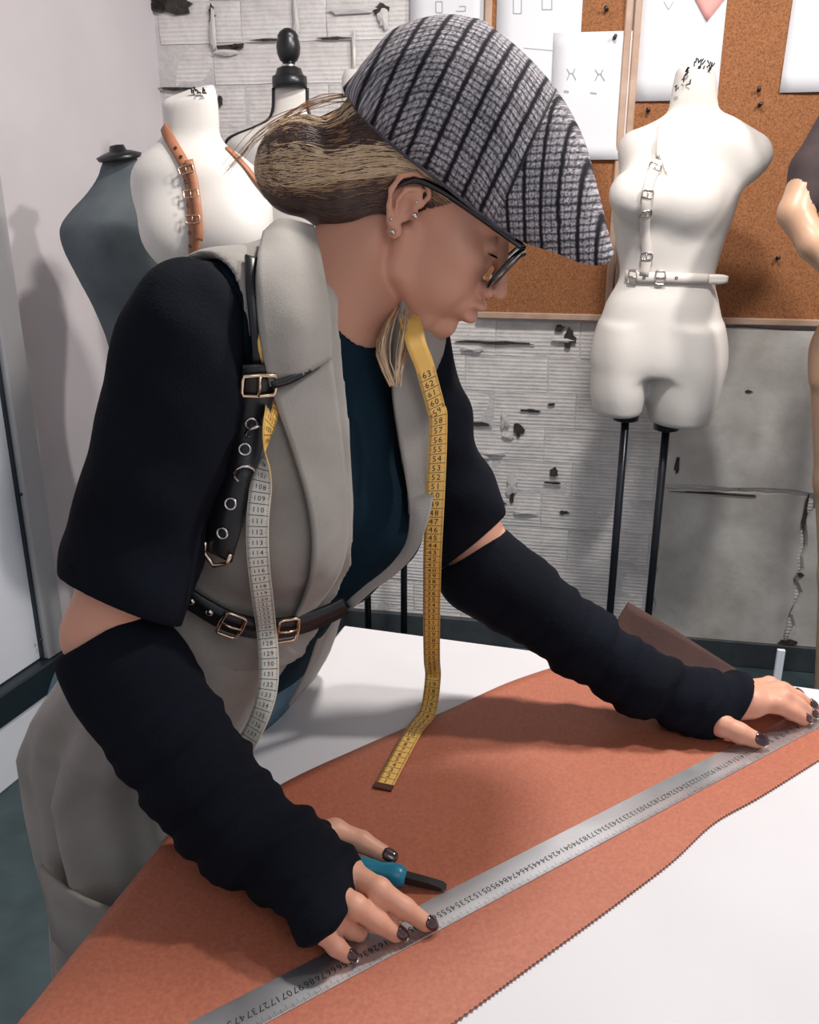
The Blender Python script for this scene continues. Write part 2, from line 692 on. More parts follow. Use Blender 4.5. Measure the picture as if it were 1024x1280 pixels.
# cork boards
ck_s0, ck_z0 = wsz(597, 397, .02); ck_zl = wsz(1000, 408, .02)[1]
ck_z0 = (ck_z0 + ck_zl) / 2
ck_mid = wsz(786, 100, .02)[0]
row = 0
nrow0 = int(math.floor((0 - z_b) / BH))
r_i = nrow0
while z_b + r_i * BH < CEIL:
    zc = z_b + (r_i + .5) * BH
    off = s_a + (0 if (r_i % 2 == 0) else BW * 0.36)
    k = int(math.floor((S_COR - off) / BW)) - 1
    while off + k * BW < S_END - .3:
        x0 = off + k * BW; x1 = x0 + BW
        k += 1
        if x1 < S_COR + 0.02 or zc - BH / 2 < -.02: continue
        if x0 > wsz(1060, 400)[0] and True: continue
        if zc - BH / 2 > ck_z0 + .03 and x0 > ck_s0 + .02: continue      # wholly behind the cork
        me = random.choice(BRK)
        xc = (x0 + x1) / 2
        if x0 < S_COR:
            me = BRK_H[k % 2]; xc = max(x1 - BW / 4, S_COR + BW / 4 + .004)
            if x1 - S_COR < BW * .3: continue
        o = bpy.data.objects.new('brick', me)
        # local y of the mesh points out of the wall after this turn
        o.matrix_basis = Matrix(((WX[0], -WN[0], 0, 0), (WX[1], -WN[1], 0, 0), (0, 0, 1, 0), (0, 0, 0, 1)))
        pos = wp(xc, zc, random.uniform(-.002, .0015))
        o.location = pos
        o.parent = wall_back
        COL.objects.link(o)
    r_i += 1

# plaster slabs on the lower right of the back wall
def slab(x0, x1, z0, z1, out, name='plaster_panel', seed=1, m=None):
    rr = random.Random(seed)
    n = 14
    rim = []
    for i in range(n): rim.append((x0 + (x1 - x0) * i / n, z0 + rr.uniform(-.012, .012)))
    for i in range(n): rim.append((x1 + rr.uniform(-.008, .008), z0 + (z1 - z0) * i / n))
    for i in range(n): rim.append((x1 - (x1 - x0) * i / n, z1 + rr.uniform(-.004, .004)))
    for i in range(n): rim.append((x0 + rr.uniform(-.014, .014), z1 - (z1 - z0) * i / n))
    cx, cz = (x0 + x1) / 2, (z0 + z1) / 2
    vs = [wp(x, z, 0.004) for x, z in rim] + [wp(cx + (x - cx) * .985, cz + (z - cz) * .99, out) for x, z in rim]
    m_ = len(rim)
    fs = [(i, (i + 1) % m_, m_ + (i + 1) % m_, m_ + i) for i in range(m_)] + [tuple(m_ + i for i in range(m_))]
    return mesh(name, vs, fs, m or M_PLASTER, wall_back, False)


slab(pl_s0, pl_s1 + .9, pl_zc + .008, ck_z0 - .01, .016, seed=3)
slab(pl_s0 + .01, pl_s1 + .0, pl_z0, pl_zc - .006, .013, seed=5)
slab(pl_s1 + .012, pl_s1 + .9, pl_z0, pl_zc - .006, .011, seed=6)


def ragged(px, py, w, h, seed, name, m, out, bulge=0.0):
    rr = random.Random(seed)
    s0, z0 = wsz(px, py)
    sc = 3.2 / F_PX
    n = 14; vs = []; 
    for i in range(n):
        t = 2 * math.pi * i / n
        k = rr.uniform(.55, 1.15)
        vs.append(wp(s0 + math.cos(t) * w * sc / 2 * k, z0 + math.sin(t) * h * sc / 2 * k, out))
    vs.append(wp(s0, z0, out + bulge))
    vs += [v - WN * 0.004 for v in vs[:n]]
    fs = [(i, (i + 1) % n, n) for i in range(n)] + [(n + 1 + i, n + 1 + (i + 1) % n, (i + 1) % n, i) for i in range(n)]
    return mesh(name, vs, fs, m, wall_back, False)


for i, (x, y, w, h) in enumerate([(212, 6, 64, 20), (200, 2, 20, 24), (266, 20, 7, 22), (478, 14, 16, 14), (712, 422, 14, 22), (700, 410, 12, 8), (648, 537, 14, 16),
                                  (665, 513, 26, 4), (622, 628, 26, 6), (640, 620, 6, 18), (693, 590, 10, 14), (690, 603, 24, 3), (705, 640, 12, 5), (553, 428, 14, 9), (620, 428, 90, 4),
                                  (846, 580, 6, 24), (838, 700, 5, 40), (835, 736, 12, 6), (983, 800, 22, 8), (1000, 716, 8, 6), (935, 488, 8, 4), (285, 60, 36, 5), (297, 58, 20, 6),
                                  (276, 127, 7, 14), (225, 111, 50, 4), (450, 12, 50, 6), (335, 50, 40, 3), (417, 48, 40, 3), (1005, 640, 5, 50), (900, 615, 110, 3), (690, 505, 10, 3), (560, 560, 22, 4), (600, 530, 30, 5)]):
    ragged(x, y, w, h, 50 + i, 'broken_patch', M_CHIP, .0075 if x < 846 else .019)
for i, (x, y, w, h) in enumerate([(268, 40, 8, 50), (371, 24, 7, 44), (285, 66, 30, 6), (700, 425, 30, 6), (632, 524, 10, 26), (634, 545, 16, 10), (612, 566, 40, 8), (640, 606, 14, 30), (590, 436, 30, 7),
                                  (445, 12, 60, 10), (480, 24, 14, 20), (443, 66, 6, 40), (600, 570, 26, 6), (655, 640, 30, 6)]):
    ragged(x, y, w, h, 90 + i, 'paint_flake', M_PEEL, .009, .006)

# dark skirting along the back wall
b = MB(); _, zsk = wsz(600, 768, 0.03)
b.box(wp((S_COR + S_END) / 2, .045, .012), WX, WN, WZ, (S_END - S_COR) / 2 - .02, .010, .045, .003)
tag(b.build('baseboard_back', M_BASE), kind='structure')
b = MB(); zpeg = on_y(977, 806, 2.6)
# left wall
b = MB(); b.box(lp(L_LEN / 2 - .1, CEIL / 2, -.06), LX, LN, WZ, L_LEN / 2 + .1, .06, CEIL / 2)
tag(b.build('wall_left', M_WALL_L), kind='structure')

# door in the left wall
d_s = lst(38, 560, .02)[0]            # right-hand edge of the frame
d_b0 = lst(60, 935, .02)[1]
zA = lst(30, 860, .03)[1]; zB = lst(30, 878, .03)[1]
d_w = 0.92
door = empty('door_1', lp(d_s + d_w / 2, 0, .0))
tag(door, kind='structure')
z_db = 0.27; z_dt = 2.12
fr = MB()
fw = 0.075
fr.box(lp(d_s + fw / 2, (z_db + z_dt) / 2, .025), LX, LN, WZ, fw / 2, .025, (z_dt - z_db) / 2, .004)
fr.box(lp(d_s + d_w - fw / 2, (z_db + z_dt) / 2, .025), LX, LN, WZ, fw / 2, .025, (z_dt - z_db) / 2, .004)
fr.box(lp(d_s + d_w / 2, z_dt + fw / 2, .025), LX, LN, WZ, d_w / 2, .025, fw / 2, .004)
fr.build('door_frame', M_METAL_L, door)
lf = MB(); lf.box(lp(d_s + d_w / 2, (z_db + z_dt) / 2, .012), LX, LN, WZ, d_w / 2 - fw - .004, .012, (z_dt - z_db) / 2 - .002, .003)
lf.build('door_leaf', M_WHITE, door)
gk = MB(); gk.box(lp(d_s + fw + .004, (z_db + z_dt) / 2, .028), LX, LN, WZ, .003, .006, (z_dt - z_db) / 2, 0)
gk.build('door_seal', M_DARKTRIM, door)
hd = MB(); hd.tube([lp(d_s + d_w - fw - .06, 1.05, .025), lp(d_s + d_w - fw - .06, 1.05, .07), lp(d_s + d_w - fw - .18, 1.05, .07)], .009)
hd.build('door_handle', M_METAL_L, door)
for (px, py) in ((27, 618), (52, 800)):
    rv = MB(); c = onl(px, py, .0505); rv.lathe(c - LN * .002, LN, [(.0045, 0), (.0045, .002), (.003, .0035)], 10)
    rv.build('rivet', M_BLACK, door)
dr = MB(); dr.box(lp(d_s + d_w / 2 - .01, z_db - .045, .03), LX, LN, WZ, d_w / 2 + .03, .03, .045, .005)
tag(dr.build('trim_1', M_DARKTRIM), kind='structure')
dr = MB(); dr.box(lp(d_s + d_w / 2 - .01, (z_db - .09) / 2, .025), LX, LN, WZ, d_w / 2 + .02, .025, (z_db - .09) / 2, .004)
tag(dr.build('trim_2', M_WHITE), kind='structure')

# ------------------------------------------------------------------ cork boards
def board(s0, s1, z0, z1, label):
    r = empty('cork_board', wp((s0 + s1) / 2, z0, .0)); tag(r, label, 'cork board')
    w = .02
    b = MB(); b.box(wp((s0 + s1) / 2, (z0 + z1) / 2, .0145), WX, WN, WZ, (s1 - s0) / 2 - w, .0055, (z1 - z0) / 2 - w)
    b.build('cork_sheet', M_CORK, r)
    for (a, c, hx, hz) in (((s0 + s1) / 2, z0 + w / 2, (s1 - s0) / 2, w / 2), ((s0 + s1) / 2, z1 - w / 2, (s1 - s0) / 2, w / 2),
                           (s0 + w / 2, (z0 + z1) / 2, w / 2, (z1 - z0) / 2 - w), (s1 - w / 2, (z0 + z1) / 2, w / 2, (z1 - z0) / 2 - w)):
        b = MB(); b.box(wp(a, c, .019), WX, WN, WZ, hx, .011, hz, .003)
        b.build('frame_rail', M_WOOD, r)
    return r


ck_z1 = ck_z0 + 1.35
board(ck_s0, ck_mid - .002, ck_z0, ck_z1, 'cork pin board behind the flat cap, left of the two boards')
board(ck_mid + .002, ck_mid + 1.45, ck_z0, ck_z1, 'cork pin board behind the standing headless torso, right of the two boards')

OFFP = .0215


def paper(px0, py0, px1, py1, label, m=None, z_extra=0.0, skew=0.0, name='paper_sheet', off=OFFP, lines=None, group=None):
    """sheet pinned flat, curling a little at its lower edge; pixel corners tell where on the board it hangs"""
    s0, zb = wsz(px0, py1, off); s1, zb2 = wsz(px1, py1, off)
    _, zt = wsz((px0 + px1) / 2, py0, off)
    if py0 <= 0: zt = zb + z_extra
    n = 10; G = np.zeros((n, 6, 3))
    for i in range(n):
        for j in range(6):
            v = i / (n - 1); u = j / 5
            curl = .010 * max(0, (v - .75) / .25) ** 2 * (0.4 + u * .6)
            G[i, j] = wp(s0 + (s1 - s0) * u + skew * v, zt + (zb - zt) * v, off + .001 + curl)
    o = sheet(name, G, m or M_PAPER, None, .0006)
    tag(o, label, 'paper')
    if lines:
        for (a, q) in lines:
            pb = MB()
            for k in range(len(q) - 1):
                p0 = onw(*q[k], off + .0022); p1 = onw(*q[k + 1], off + .0022)
                d = p1 - p0; L = np.linalg.norm(d)
                if L < 1e-5: continue
                d /= L
                pb.box((p0 + p1) / 2, d, WN, np.cross(d, WN), L / 2, .0002, a)
            pb.build('drawing', M_PENCIL, o)
    return o


rect = lambda x0, y0, x1, y1: [(x0, y0), (x1, y0), (x1, y1), (x0, y1), (x0, y0)]
paper(513, 0, 608, 75, 'sketch paper on the brick beside the board, partly behind the cap', z_extra=.42,
      off=.012, lines=[(.0012, rect(545, 2, 553, 16)), (.0012, [(570, 14), (582, 14), (582, 8), (574, 8)]), (.0012, [(547, 30), (549, 44)])])
paper(616, 0, 718, 190, 'sketch paper above the cap, left of the paper with two small figures', z_extra=.60,
      lines=[(.0012, rect(642, -4, 652, 17)), (.0012, rect(678, -4, 690, 12)), (.0008, [(655, 60), (700, 64)])])
paper(685, 40, 785, 200, 'white paper with two small pencilled figures, lowest on left board', off=OFFP + .002,
      lines=[(.0013, [(709, 86), (712, 92), (709, 100)]), (.0013, [(719, 86), (716, 92), (720, 100)]), (.0013, [(712, 92), (717, 92)]),
             (.0013, [(744, 87), (748, 93), (744, 101)]), (.0013, [(754, 87), (751, 93), (756, 101)]), (.0013, [(747, 93), (752, 93)]),
             (.003, [(705, 114), (711, 115)]), (.002, [(738, 116), (746, 117)])])
paper(788, 0, 896, 127, 'large blank white paper behind the neck of the headless torso', z_extra=.50,
      lines=[(.0010, [(830, 2), (836, 12), (842, 2)])])
paper(979, 0, 1052, 116, 'white paper at the right end of the cork board', z_extra=.40, skew=-.01)
# pink paper hangs by its corner
c = [onw(858, -22, .027), onw(884, 27, .028), onw(912, -8, .027), onw(886, -58, .027)]
G = np.array([[c[0], c[3]], [c[1], c[2]]]); G2 = grid_surface(G, 6, 6)
tag(sheet('paper_note', G2, M_PINK, None, .0006), 'pink paper note, its corner pointing down over the white paper', 'paper')

# pins
PINS = [(759, 13, 'black push pin on bare cork above the paper with two figures'), (768, 48, 'black push pin holding the paper with two pencilled figures'),
        (949, 113, 'upper black push pin of a close pair right of the torso neck'), (949, 132, 'lower dark push pin of a close pair right of the torso neck'),
        (997, 218, 'black push pin on cork right of the white raised shoulder'), (971, 323, 'black push pin on cork right of the white waist'),
        (811, 139, 'black push pin just below the large blank paper')]
for i, (px, py, lab) in enumerate(PINS):
    off = .0215 if i != 1 else .0245
    c = onw(px, py, off)
    ax = nrm(WN + WZ * .2 + WX * (.15 if i % 2 else -.2))
    b = MB()
    b.lathe(c, ax, [(.001, 0), (.001, .004), (.0055, .005), (.0055, .007), (.003, .009), (.003, .016), (.005, .018), (.005, .020), (.003, .021)], 12)
    tag(b.build('push_pin', M_BLACK, None, True), lab, 'push pin')

# ------------------------------------------------------------------ table
TZ = 0.90
T1 = on_z(430, 781, TZ)               # far left corner
TLE = nrm(on_z(228, 1035, TZ) - T1)   # left edge, towards the camera
TBE = nrm(V3(-TLE[1], TLE[0], 0))
if TBE[0] < 0: TBE = -TBE


def T(px, py, h=0.0):
    return on_z(px, py, TZ + h)


TL, TW = 1.25, 2.0
table = empty('work_table', (0, 0, 0)); table.location = T1 + TLE * TL / 2 + TBE * TW / 2 - V3(0, 0, TZ)
tag(table, 'large white cutting table under the brown leather', 'table')
b = MB(); b.box(T1 + TLE * TL / 2 + TBE * TW / 2 - V3(0, 0, .018), TLE, TBE, WZ, TL / 2, TW / 2, .018, .003)
b.build('table_top', M_TABLE, table)
for (u, v) in ((.08, .35), (.08, TW - .08), (TL - .08, .35), (TL - .08, TW - .08)):
    b = MB(); c = T1 + TLE * u + TBE * v
    b.box(V3(c[0], c[1], (TZ - .036) / 2 + .0), TLE, TBE, WZ, .025, .025, (TZ - .036) / 2, .004)
    b.build('leg', M_LEG, table)
for u in (.08, TL - .08):
    b = MB(); b.box(T1 + TLE * u + TBE * TW / 2 - V3(0, 0, .066), TBE, TLE, WZ, TW / 2 - .33, .012, .03, .002)
    b.build('apron', M_LEG, table)
# thin upright white batten between table and wall
c = on_y(977, 812, 2.0)
b = MB(); b.box(V3(c[0], c[1], (c[2]) / 2 + .0), WX, WN, WZ, .009, .005, c[2] / 2, .001)
tag(b.build('batten', M_WHITE), 'thin white batten standing upright behind the far table edge', 'batten')
# ------------------------------------------------------------------ dress forms
M_FORM = mat('white_form_skin', rgb(214, 207, 200), 0.55, c2=rgb(219, 213, 207), nscale=6, bump=0.1, bscale=400)
M_FORM2 = mat('cream_form_cloth', rgb(206, 199, 192), 0.8, c2=rgb(212, 205, 198), nscale=12, bump=0.2, bscale=600)
M_FORMD = mat('dark_form_jersey', rgb(80, 87, 93), 0.95, c2=rgb(97, 103, 105), nscale=14, bump=0.3, bscale=500)
M_TAN = mat('tan_form_skin', rgb(190, 150, 122), 0.4, c2=rgb(200, 160, 132), nscale=8)
M_DRESS = mat('dark_brown_cloth', rgb(54, 42, 44), 0.9, c2=rgb(66, 52, 52), nscale=20, bump=0.3, bscale=300)
M_STRAP_T = mat('tan_leather', rgb(158, 100, 70), 0.5, c2=rgb(176, 116, 84), nscale=40, bump=0.15, bscale=300)
M_STRAP_W = mat('white_leather', rgb(226, 216, 208), 0.4)
M_SILVER = mat('silver_metal', rgb(214, 206, 202), 0.22, 1.0)
M_GOLD = mat('pale_gold_metal', rgb(222, 196, 168), 0.22, 1.0)


def profile(Y, rows, ratio=0.62, ysh=None, rotk=None):
    """rows: (py, x left, x right) measured, turned into heights and half widths at distance Y"""
    rows = sorted(rows, key=lambda r: -r[0])
    zs, cx, rx = [], [], []
    for r in rows:
        a = on_y(r[1], r[0], Y); b_ = on_y(r[2], r[0], Y)
        zs.append((a[2] + b_[2]) / 2); cx.append((a[0] + b_[0]) / 2); rx.append((b_[0] - a[0]) / 2)
    zs = np.array(zs)
    P3 = catmull(np.stack([zs, cx, rx], 1), 160)
    o = np.argsort(P3[:, 0]); P3 = P3[o]
    rat = ratio if callable(ratio) else (lambda z: np.full_like(z, ratio))
    zlo, zhi = zs.min(), zs.max()

    def f(p):
        z = p[:, 2]
        c = np.interp(z, P3[:, 0], P3[:, 1]); r = np.maximum(np.interp(z, P3[:, 0], P3[:, 2]), .004)
        ry = r * rat(z)
        yy = Y + (ysh(z) if ysh else 0)
        x = (p[:, 0] - c); y = p[:, 1] - yy
        k0 = np.sqrt((x / r) ** 2 + (y / ry) ** 2); k1 = np.sqrt((x / r ** 2) ** 2 + (y / ry ** 2) ** 2)
        d = k0 * (k0 - 1) / np.maximum(k1, 1e-6) * .8
        e = np.maximum(zlo - z, z - zhi)
        return smax(d, e, .012).astype(F32)
    return f


def ribbon_pts(G3, nor, width, cols=3, crown=0.0):
    """centre points and normals -> grid for a strap"""
    t = np.gradient(G3, axis=0); t /= np.linalg.norm(t, axis=1, keepdims=True)
    w = np.cross(nor, t); w /= np.linalg.norm(w, axis=1, keepdims=True)
    G = np.zeros((len(G3), cols, 3))
    for j in range(cols):
        u = j / (cols - 1) - .5
        G[:, j] = G3 + w * (u * width) + nor * (crown * (1 - 4 * u * u))
    return G, t, w


def smooth_pts(a, n=2):
    for _ in range(n):
        a[1:-1] = a[1:-1] * .5 + (a[:-2] + a[2:]) * .25
    return a


def strap(f, px, width, off, name, m, parent, n=40, thick=.0025, fb=None, dmin=.5, dmax=3.2):
    c = catmull(np.array([drape(f, x, y, off, dmin, fb, dmax) for x, y in px]), n)
    # lift off the surface evenly
    nor = smooth_pts(fnormal(f, c, .004), 3)
    nor /= np.linalg.norm(nor, axis=1, keepdims=True)
    v = f(c.astype(F32))
    c = c + nor * np.maximum(off - v, 0)[:, None]
    c = smooth_pts(c, 2)
    G, t, w = ribbon_pts(c, nor, width)
    o = sheet(name, G, m, parent, thick)
    return o, c, nor, t, w


def ring(c, nor, r, tr, m, parent, name='eyelet'):
    a = np.cross(nor, V3(0.3, 0.2, 1)); a = nrm(a); b_ = np.cross(nor, a)
    pts = [c + (a * math.cos(k * math.pi / 6) + b_ * math.sin(k * math.pi / 6)) * r for k in range(12)]
    q = MB(); q.tube(pts, tr, 6, closed=True)
    return q.build(name, m, parent, True)


def buckle(c, nor, t, w, hw, hl, tr, m, parent, pin=True, name='buckle'):
    """rectangular frame lying across a strap; t along, w across"""
    pts = []
    for (a, b_) in ((-1, -1), (-.6, -1.08), (.6, -1.08), (1, -1), (1.1, 0), (1, 1), (.6, 1.08), (-.6, 1.08), (-1, 1), (-1.1, 0)):
        pts.append(c + t * a * hl + w * b_ * hw + nor * .002)
    q = MB(); q.tube(pts, tr, 7, closed=True)
    o = q.build(name, m, parent, True)
    if pin:
        q = MB(); q.tube([c - t * hl + nor * .003, c + nor * .0045, c + t * hl * 1.05 + nor * .003], tr * .7, 6)
        q.build(name + '_pin', m, parent if parent.parent is not None else o, True)
    return o


def base_stand(root, feet, zt, m=M_STEELBLK, r=.011):
    """rods down to a round base plate"""
    cx = np.mean([q[0] for q in feet]); cy = np.mean([q[1] for q in feet])
    for q in feet:
        b = MB(); b.tube([V3(q[0], q[1], .018), V3(q[0], q[1], q[2])], r, 14); b.build('rod', m, root, True)
    b = MB(); b.lathe(V3(cx, cy, 0), WZ, [(.17, 0), (.175, .004), (.172, .012), (.03, .018)], 32); b.build('base_plate', m, root, True)


# --- white headless torso on two rods, right
Y1 = 2.45
rows = [(84, 847, 892), (100, 843, 895), (125, 838, 897), (143, 834, 900), (158, 815, 918), (172, 790, 932), (200, 781, 930), (235, 770, 926), (270, 766, 916), (300, 770, 905), (345, 775, 893),
        (380, 758, 898), (420, 746, 905), (448, 742, 905), (466, 748, 900)]
zc_ = on_y(830, 345, Y1)[2]
f1_ = profile(Y1, rows, lambda z: np.interp(z, [zc_ - .4, zc_ - .15, zc_, zc_ + .25, zc_ + .4, zc_ + .5], [.62, .66, .70, .60, .55, .95]).astype(F32))
pt = lambda x, y, Y=Y1: on_y(x, y, Y)
leg_f = [profile(Y1, [(405, 752, 806), (430, 745, 808), (460, 741, 807), (490, 739, 805), (515, 742, 800)], 1.45),
         profile(Y1, [(405, 812, 900), (430, 812, 904), (460, 810, 904), (500, 809, 895), (527, 812, 885)], 1.25)]
legs = [(on_y(773, 440, Y1), on_y(771, 512, Y1)), (on_y(851, 440, Y1), on_y(848, 524, Y1))]
bl, br = on_y(792, 243, Y1 - .085), on_y(862, 250, Y1 - .085)


def f_right(p):
    d = f1_(p)
    for g_l in leg_f:
        d = smin(d, g_l(p), .022)
    d = smin(d, ell(p, bl, (.058, .046, .054)), .06)
    d = smin(d, ell(p, br, (.062, .046, .056)), .06)
    sh = cap(p, on_y(905, 178, Y1), on_y(935, 196, Y1), .058, .060)
    pn = nrm(V3(.75, 0, -.62))
    sh = smax(sh, (p - on_y(944, 215, Y1).astype(F32)) @ pn.astype(F32) - .018, .02)
    d = smin(d, sh, .04)
    sh = cap(p, on_y(835, 180, Y1), on_y(797, 186, Y1), .05, .043)
    d = smin(d, sh, .04)
    # seam between thighs, navel dip
    return d


root = empty('dress_form', (on_y(810, 500, Y1)[0], Y1, 0))
tag(root, 'white headless torso with thighs on two black rods by the cork board', 'dress form', 'white headless dress forms')
v, q = sdf_mesh(f_right, (on_y(720, 300, Y1)[0] - .02, Y1 - .26, .75), (on_y(975, 300, Y1)[0] + .06, Y1 + .26, 1.85), .0065)
np_mesh('torso', v, q, M_FORM, root)
feet = []
for (px, py) in ((783, 512), (834, 524)):
    a = on_y(px, py, Y1); feet.append((a[0], Y1, a[2]))
    b = MB(); b.lathe(V3(a[0], Y1, a[2] - .032), WZ, [(.022, 0), (.034, .004), (.036, .03), (.036, .05)], 20); b.build('socket', M_BLACK, root, True)
base_stand(root, feet, 0)
b = MB(); rr = random.Random(3)
for k in range(30):
    px = rr.uniform(843, 892); py = 108 - (px - 843) * .4 + rr.uniform(-14, 10) if px < 865 else 84 + rr.uniform(-6, 6)
    a = on_y(px, py, Y1 - .035)
    d = nrm(V3(rr.uniform(-.5, .5), -.6, rr.uniform(.1, 1)))
    b.tube([a, a + d * .012], .0016, 5)
o = b.build('dressing_pins', M_BLACK, root); tag(o, 'black pins stuck into the neck', kind='stuff')

# white harness on it
hr = empty('body_harness', on_y(806, 345, Y1 - .15)); tag(hr, 'white leather harness with buckles on the torso by the cork board', 'harness')
fr1 = lambda px, w, nm, n=26: strap(f_right, px, w, .005, nm, M_STRAP_W, hr, n, .003, dmin=2.0, dmax=3.0)
s1_, c1, n1, t1, w1 = fr1([(823, 200), (814, 222), (808, 250), (806, 285), (809, 318), (805, 345)], .024, 'front_strap')
fr1([(826, 155), (823, 178), (822, 196)], .007, 'neck_strap', 14)
fr1([(822, 186), (828, 200), (834, 216)], .005, 'side_cord', 12)
s2_, c2, n2, t2, w2 = fr1([(782, 344), (800, 347), (830, 347), (860, 348), (886, 349)], .026, 'waist_strap', 30)
for k in (2, 8, 12, 21): buckle(c1[k], n1[k], t1[k], w1[k], .013, .008, .0022, M_SILVER, hr)
for k in (3, 12, ): buckle(c2[k], n2[k], t2[k], w2[k], .015, .011, .0024, M_SILVER, hr)
for k in (7, 17): ring(c2[k] + n2[k] * .002, n2[k], .003, .0012, M_BLACK, hr)
e0 = c2[-1]
G = np.array([[e0 + V3(.0, 0, -.012), e0 + V3(0, 0, .012)], [e0 + V3(.03, -.004, -.012), e0 + V3(.03, -.004, .012)], [e0 + V3(.048, -.002, -.008), e0 + V3(.048, -.002, .008)]])
sheet('strap_end', grid_surface(G, 8, 4), M_STRAP_W, hr, .003)


def simple_form(rows, Y, label, m, hide=0, ratio=.6, z_low=None, rod=None, h=.008, group=None, extra=None):
    fz = profile(Y, rows, ratio)
    f = (lambda p: extra(p, fz(p))) if extra else fz
    xs = [on_y(r[1], r[0], Y)[0] for r in rows] + [on_y(r[2], r[0], Y)[0] for r in rows]
    z = [on_y(512, r[0], Y)[2] for r in rows]
    cx = (min(xs) + max(xs)) / 2
    root = empty('dress_form', (cx if rod is None else on_y(rod, 760, Y)[0], Y, 0))
    tag(root, label, 'dress form', group)
    v, q = sdf_mesh(f, (min(xs) - .06, Y - .24, min(z) - .05), (max(xs) + .06, Y + .24, max(z) + .05), h)
    np_mesh('torso', v, q, m, root)
    return root, f, min(z)


# --- white form, left, with tan harness
Y2 = 2.02
def ex2(p, d):
    # neck stump cut on a slant, soft chest
    c = on_y(236, 118, Y2)
    n_ = nrm(V3(-.28, -.35, 1)).astype(F32)
    d = smax(d, (p - c.astype(F32)) @ n_ - .004, .008)
    for x in (215, 292):
        d = smin(d, ell(p, on_y(x, 292, Y2 - .06), (.055, .04, .055)), .06)
    return d
wl, fwl, zl = simple_form([(100, 205, 268), (125, 202, 272), (150, 204, 274), (168, 203, 275), (182, 192, 284), (196, 176, 304), (215, 165, 324), (240, 165, 335), (265, 172, 341), (300, 186, 338), (340, 205, 325),
                           (390, 215, 310), (450, 200, 330), (520, 190, 345)], Y2, 'white headless form wearing a tan leather harness, left of the woman', M_FORM,
                          group='white headless dress forms', extra=ex2, h=.007)
base_stand(wl, [(on_y(265, 500, Y2)[0], Y2, zl + .02)], 0)
b = MB(); rr = random.Random(5)
for k in range(9):
    a = on_y(240 + k * 2.3, 116 + rr.uniform(-2, 2), Y2 - .03)
    b.tube([a, a + nrm(V3(rr.uniform(-.6, .2), -.3, rr.uniform(.0, .8))) * .009], .0016, 5)
tag(b.build('dressing_pins', M_BLACK, wl), 'black pins stuck into the neck stump', kind='stuff')
ht = empty('body_harness', on_y(240, 260, Y2 - .12)); tag(ht, 'tan leather harness with buckles over the left white form', 'harness')
sg, cg, ng, tg, wg = strap(fwl, [(204, 158), (210, 170), (222, 190), (232, 208), (238, 232), (241, 262), (243, 298), (243, 332)], .021, .004, 'front_strap', M_STRAP_T, ht, 40, .003, dmin=1.6, dmax=2.6)
strap(fwl, [(236, 200), (243, 230), (247, 262), (249, 290), (248, 300)], .017, .009, 'strap_overlap', M_STRAP_T, ht, 26, .003, dmin=1.6, dmax=2.6)
strap(fwl, [(284, 184), (300, 200), (318, 222), (334, 244)], .012, .004, 'side_strap', M_STRAP_T, ht, 20, .003, dmin=1.6, dmax=2.6)
for k in (15, 21, 27): buckle(cg[k] + ng[k] * .006, ng[k], tg[k], wg[k], .013, .007, .0018, M_GOLD, ht)
for k in (8, 11, 18, 24, 30, 33): ring(cg[k] + ng[k] * (.003 if k < 13 else .013) + wg[k] * (-.0 if k < 13 else -.006), ng[k], .0028, .0010, M_BLACK, ht)

# --- dark form further left
dk, fdk, zd = simple_form([(192, 131, 172), (205, 127, 175), (225, 120, 181), (245, 106, 196), (265, 88, 218), (285, 76, 232), (310, 80, 234), (345, 97, 228), (390, 120, 216), (440, 137, 208), (500, 135, 215), (560, 118, 240), (620, 112, 250)],
                          2.28, 'dark grey jersey dress form in the left corner behind the white one', M_FORMD, ratio=.55, h=.009)
base_stand(dk, [(on_y(185, 600, 2.28)[0], 2.28, zd + .02)], 0)
b = MB(); a = on_y(149, 192, 2.28); b.lathe(a - V3(0, 0, .012), nrm(V3(-.1, -.15, 1)), [(.048, 0), (.052, .008), (.030, .016), (.02, .018), (.016, .03), (.0, .032)], 24)
b.build('neck_cap', M_BLACK, dk, True)

# --- knob form
Y3 = 2.40
kn, fkn, zk = simple_form([(106, 342, 384), (120, 342, 384), (138, 341, 385), (150, 336, 392), (160, 318, 412), (170, 294, 434), (180, 283, 446), (200, 283, 447), (250, 292, 440), (320, 305, 428), (380, 312, 422), (440, 300, 440), (520, 290, 455)],
                          Y3, 'cream cloth dress form with black piping and black finial knob', M_FORM2, ratio=.5, h=.009)
base_stand(kn, [(on_y(380, 520, Y3)[0], Y3, zk + .02)], 0)
c = on_y(362.5, 110, Y3); pxm = (on_y(384, 110, Y3)[0] - on_y(342, 110, Y3)[0]) / 42
H = lambda a, b_: (a * pxm, b_ * pxm)
b = MB(); b.lathe(c, WZ, [H(21.5, 0), H(22, 6), H(21.5, 13), H(19, 14), H(17, 16), H(15, 22), H(8, 25)], 28); b.build('neck_cap', M_BLACK, kn, True)
b = MB(); b.lathe(c, WZ, [H(9, 22), H(9.5, 25), H(8, 28)], 24); b.build('finial_ring', M_SILVER, kn, True)
b = MB(); b.lathe(c, WZ, [H(6, 27), H(11, 31), H(14, 38), H(15, 46), H(13.5, 54), H(12.5, 56), H(13, 58), H(10, 63), H(5, 66.5), H(.5, 67.5)], 28); b.build('finial', M_BLACK, kn, True)
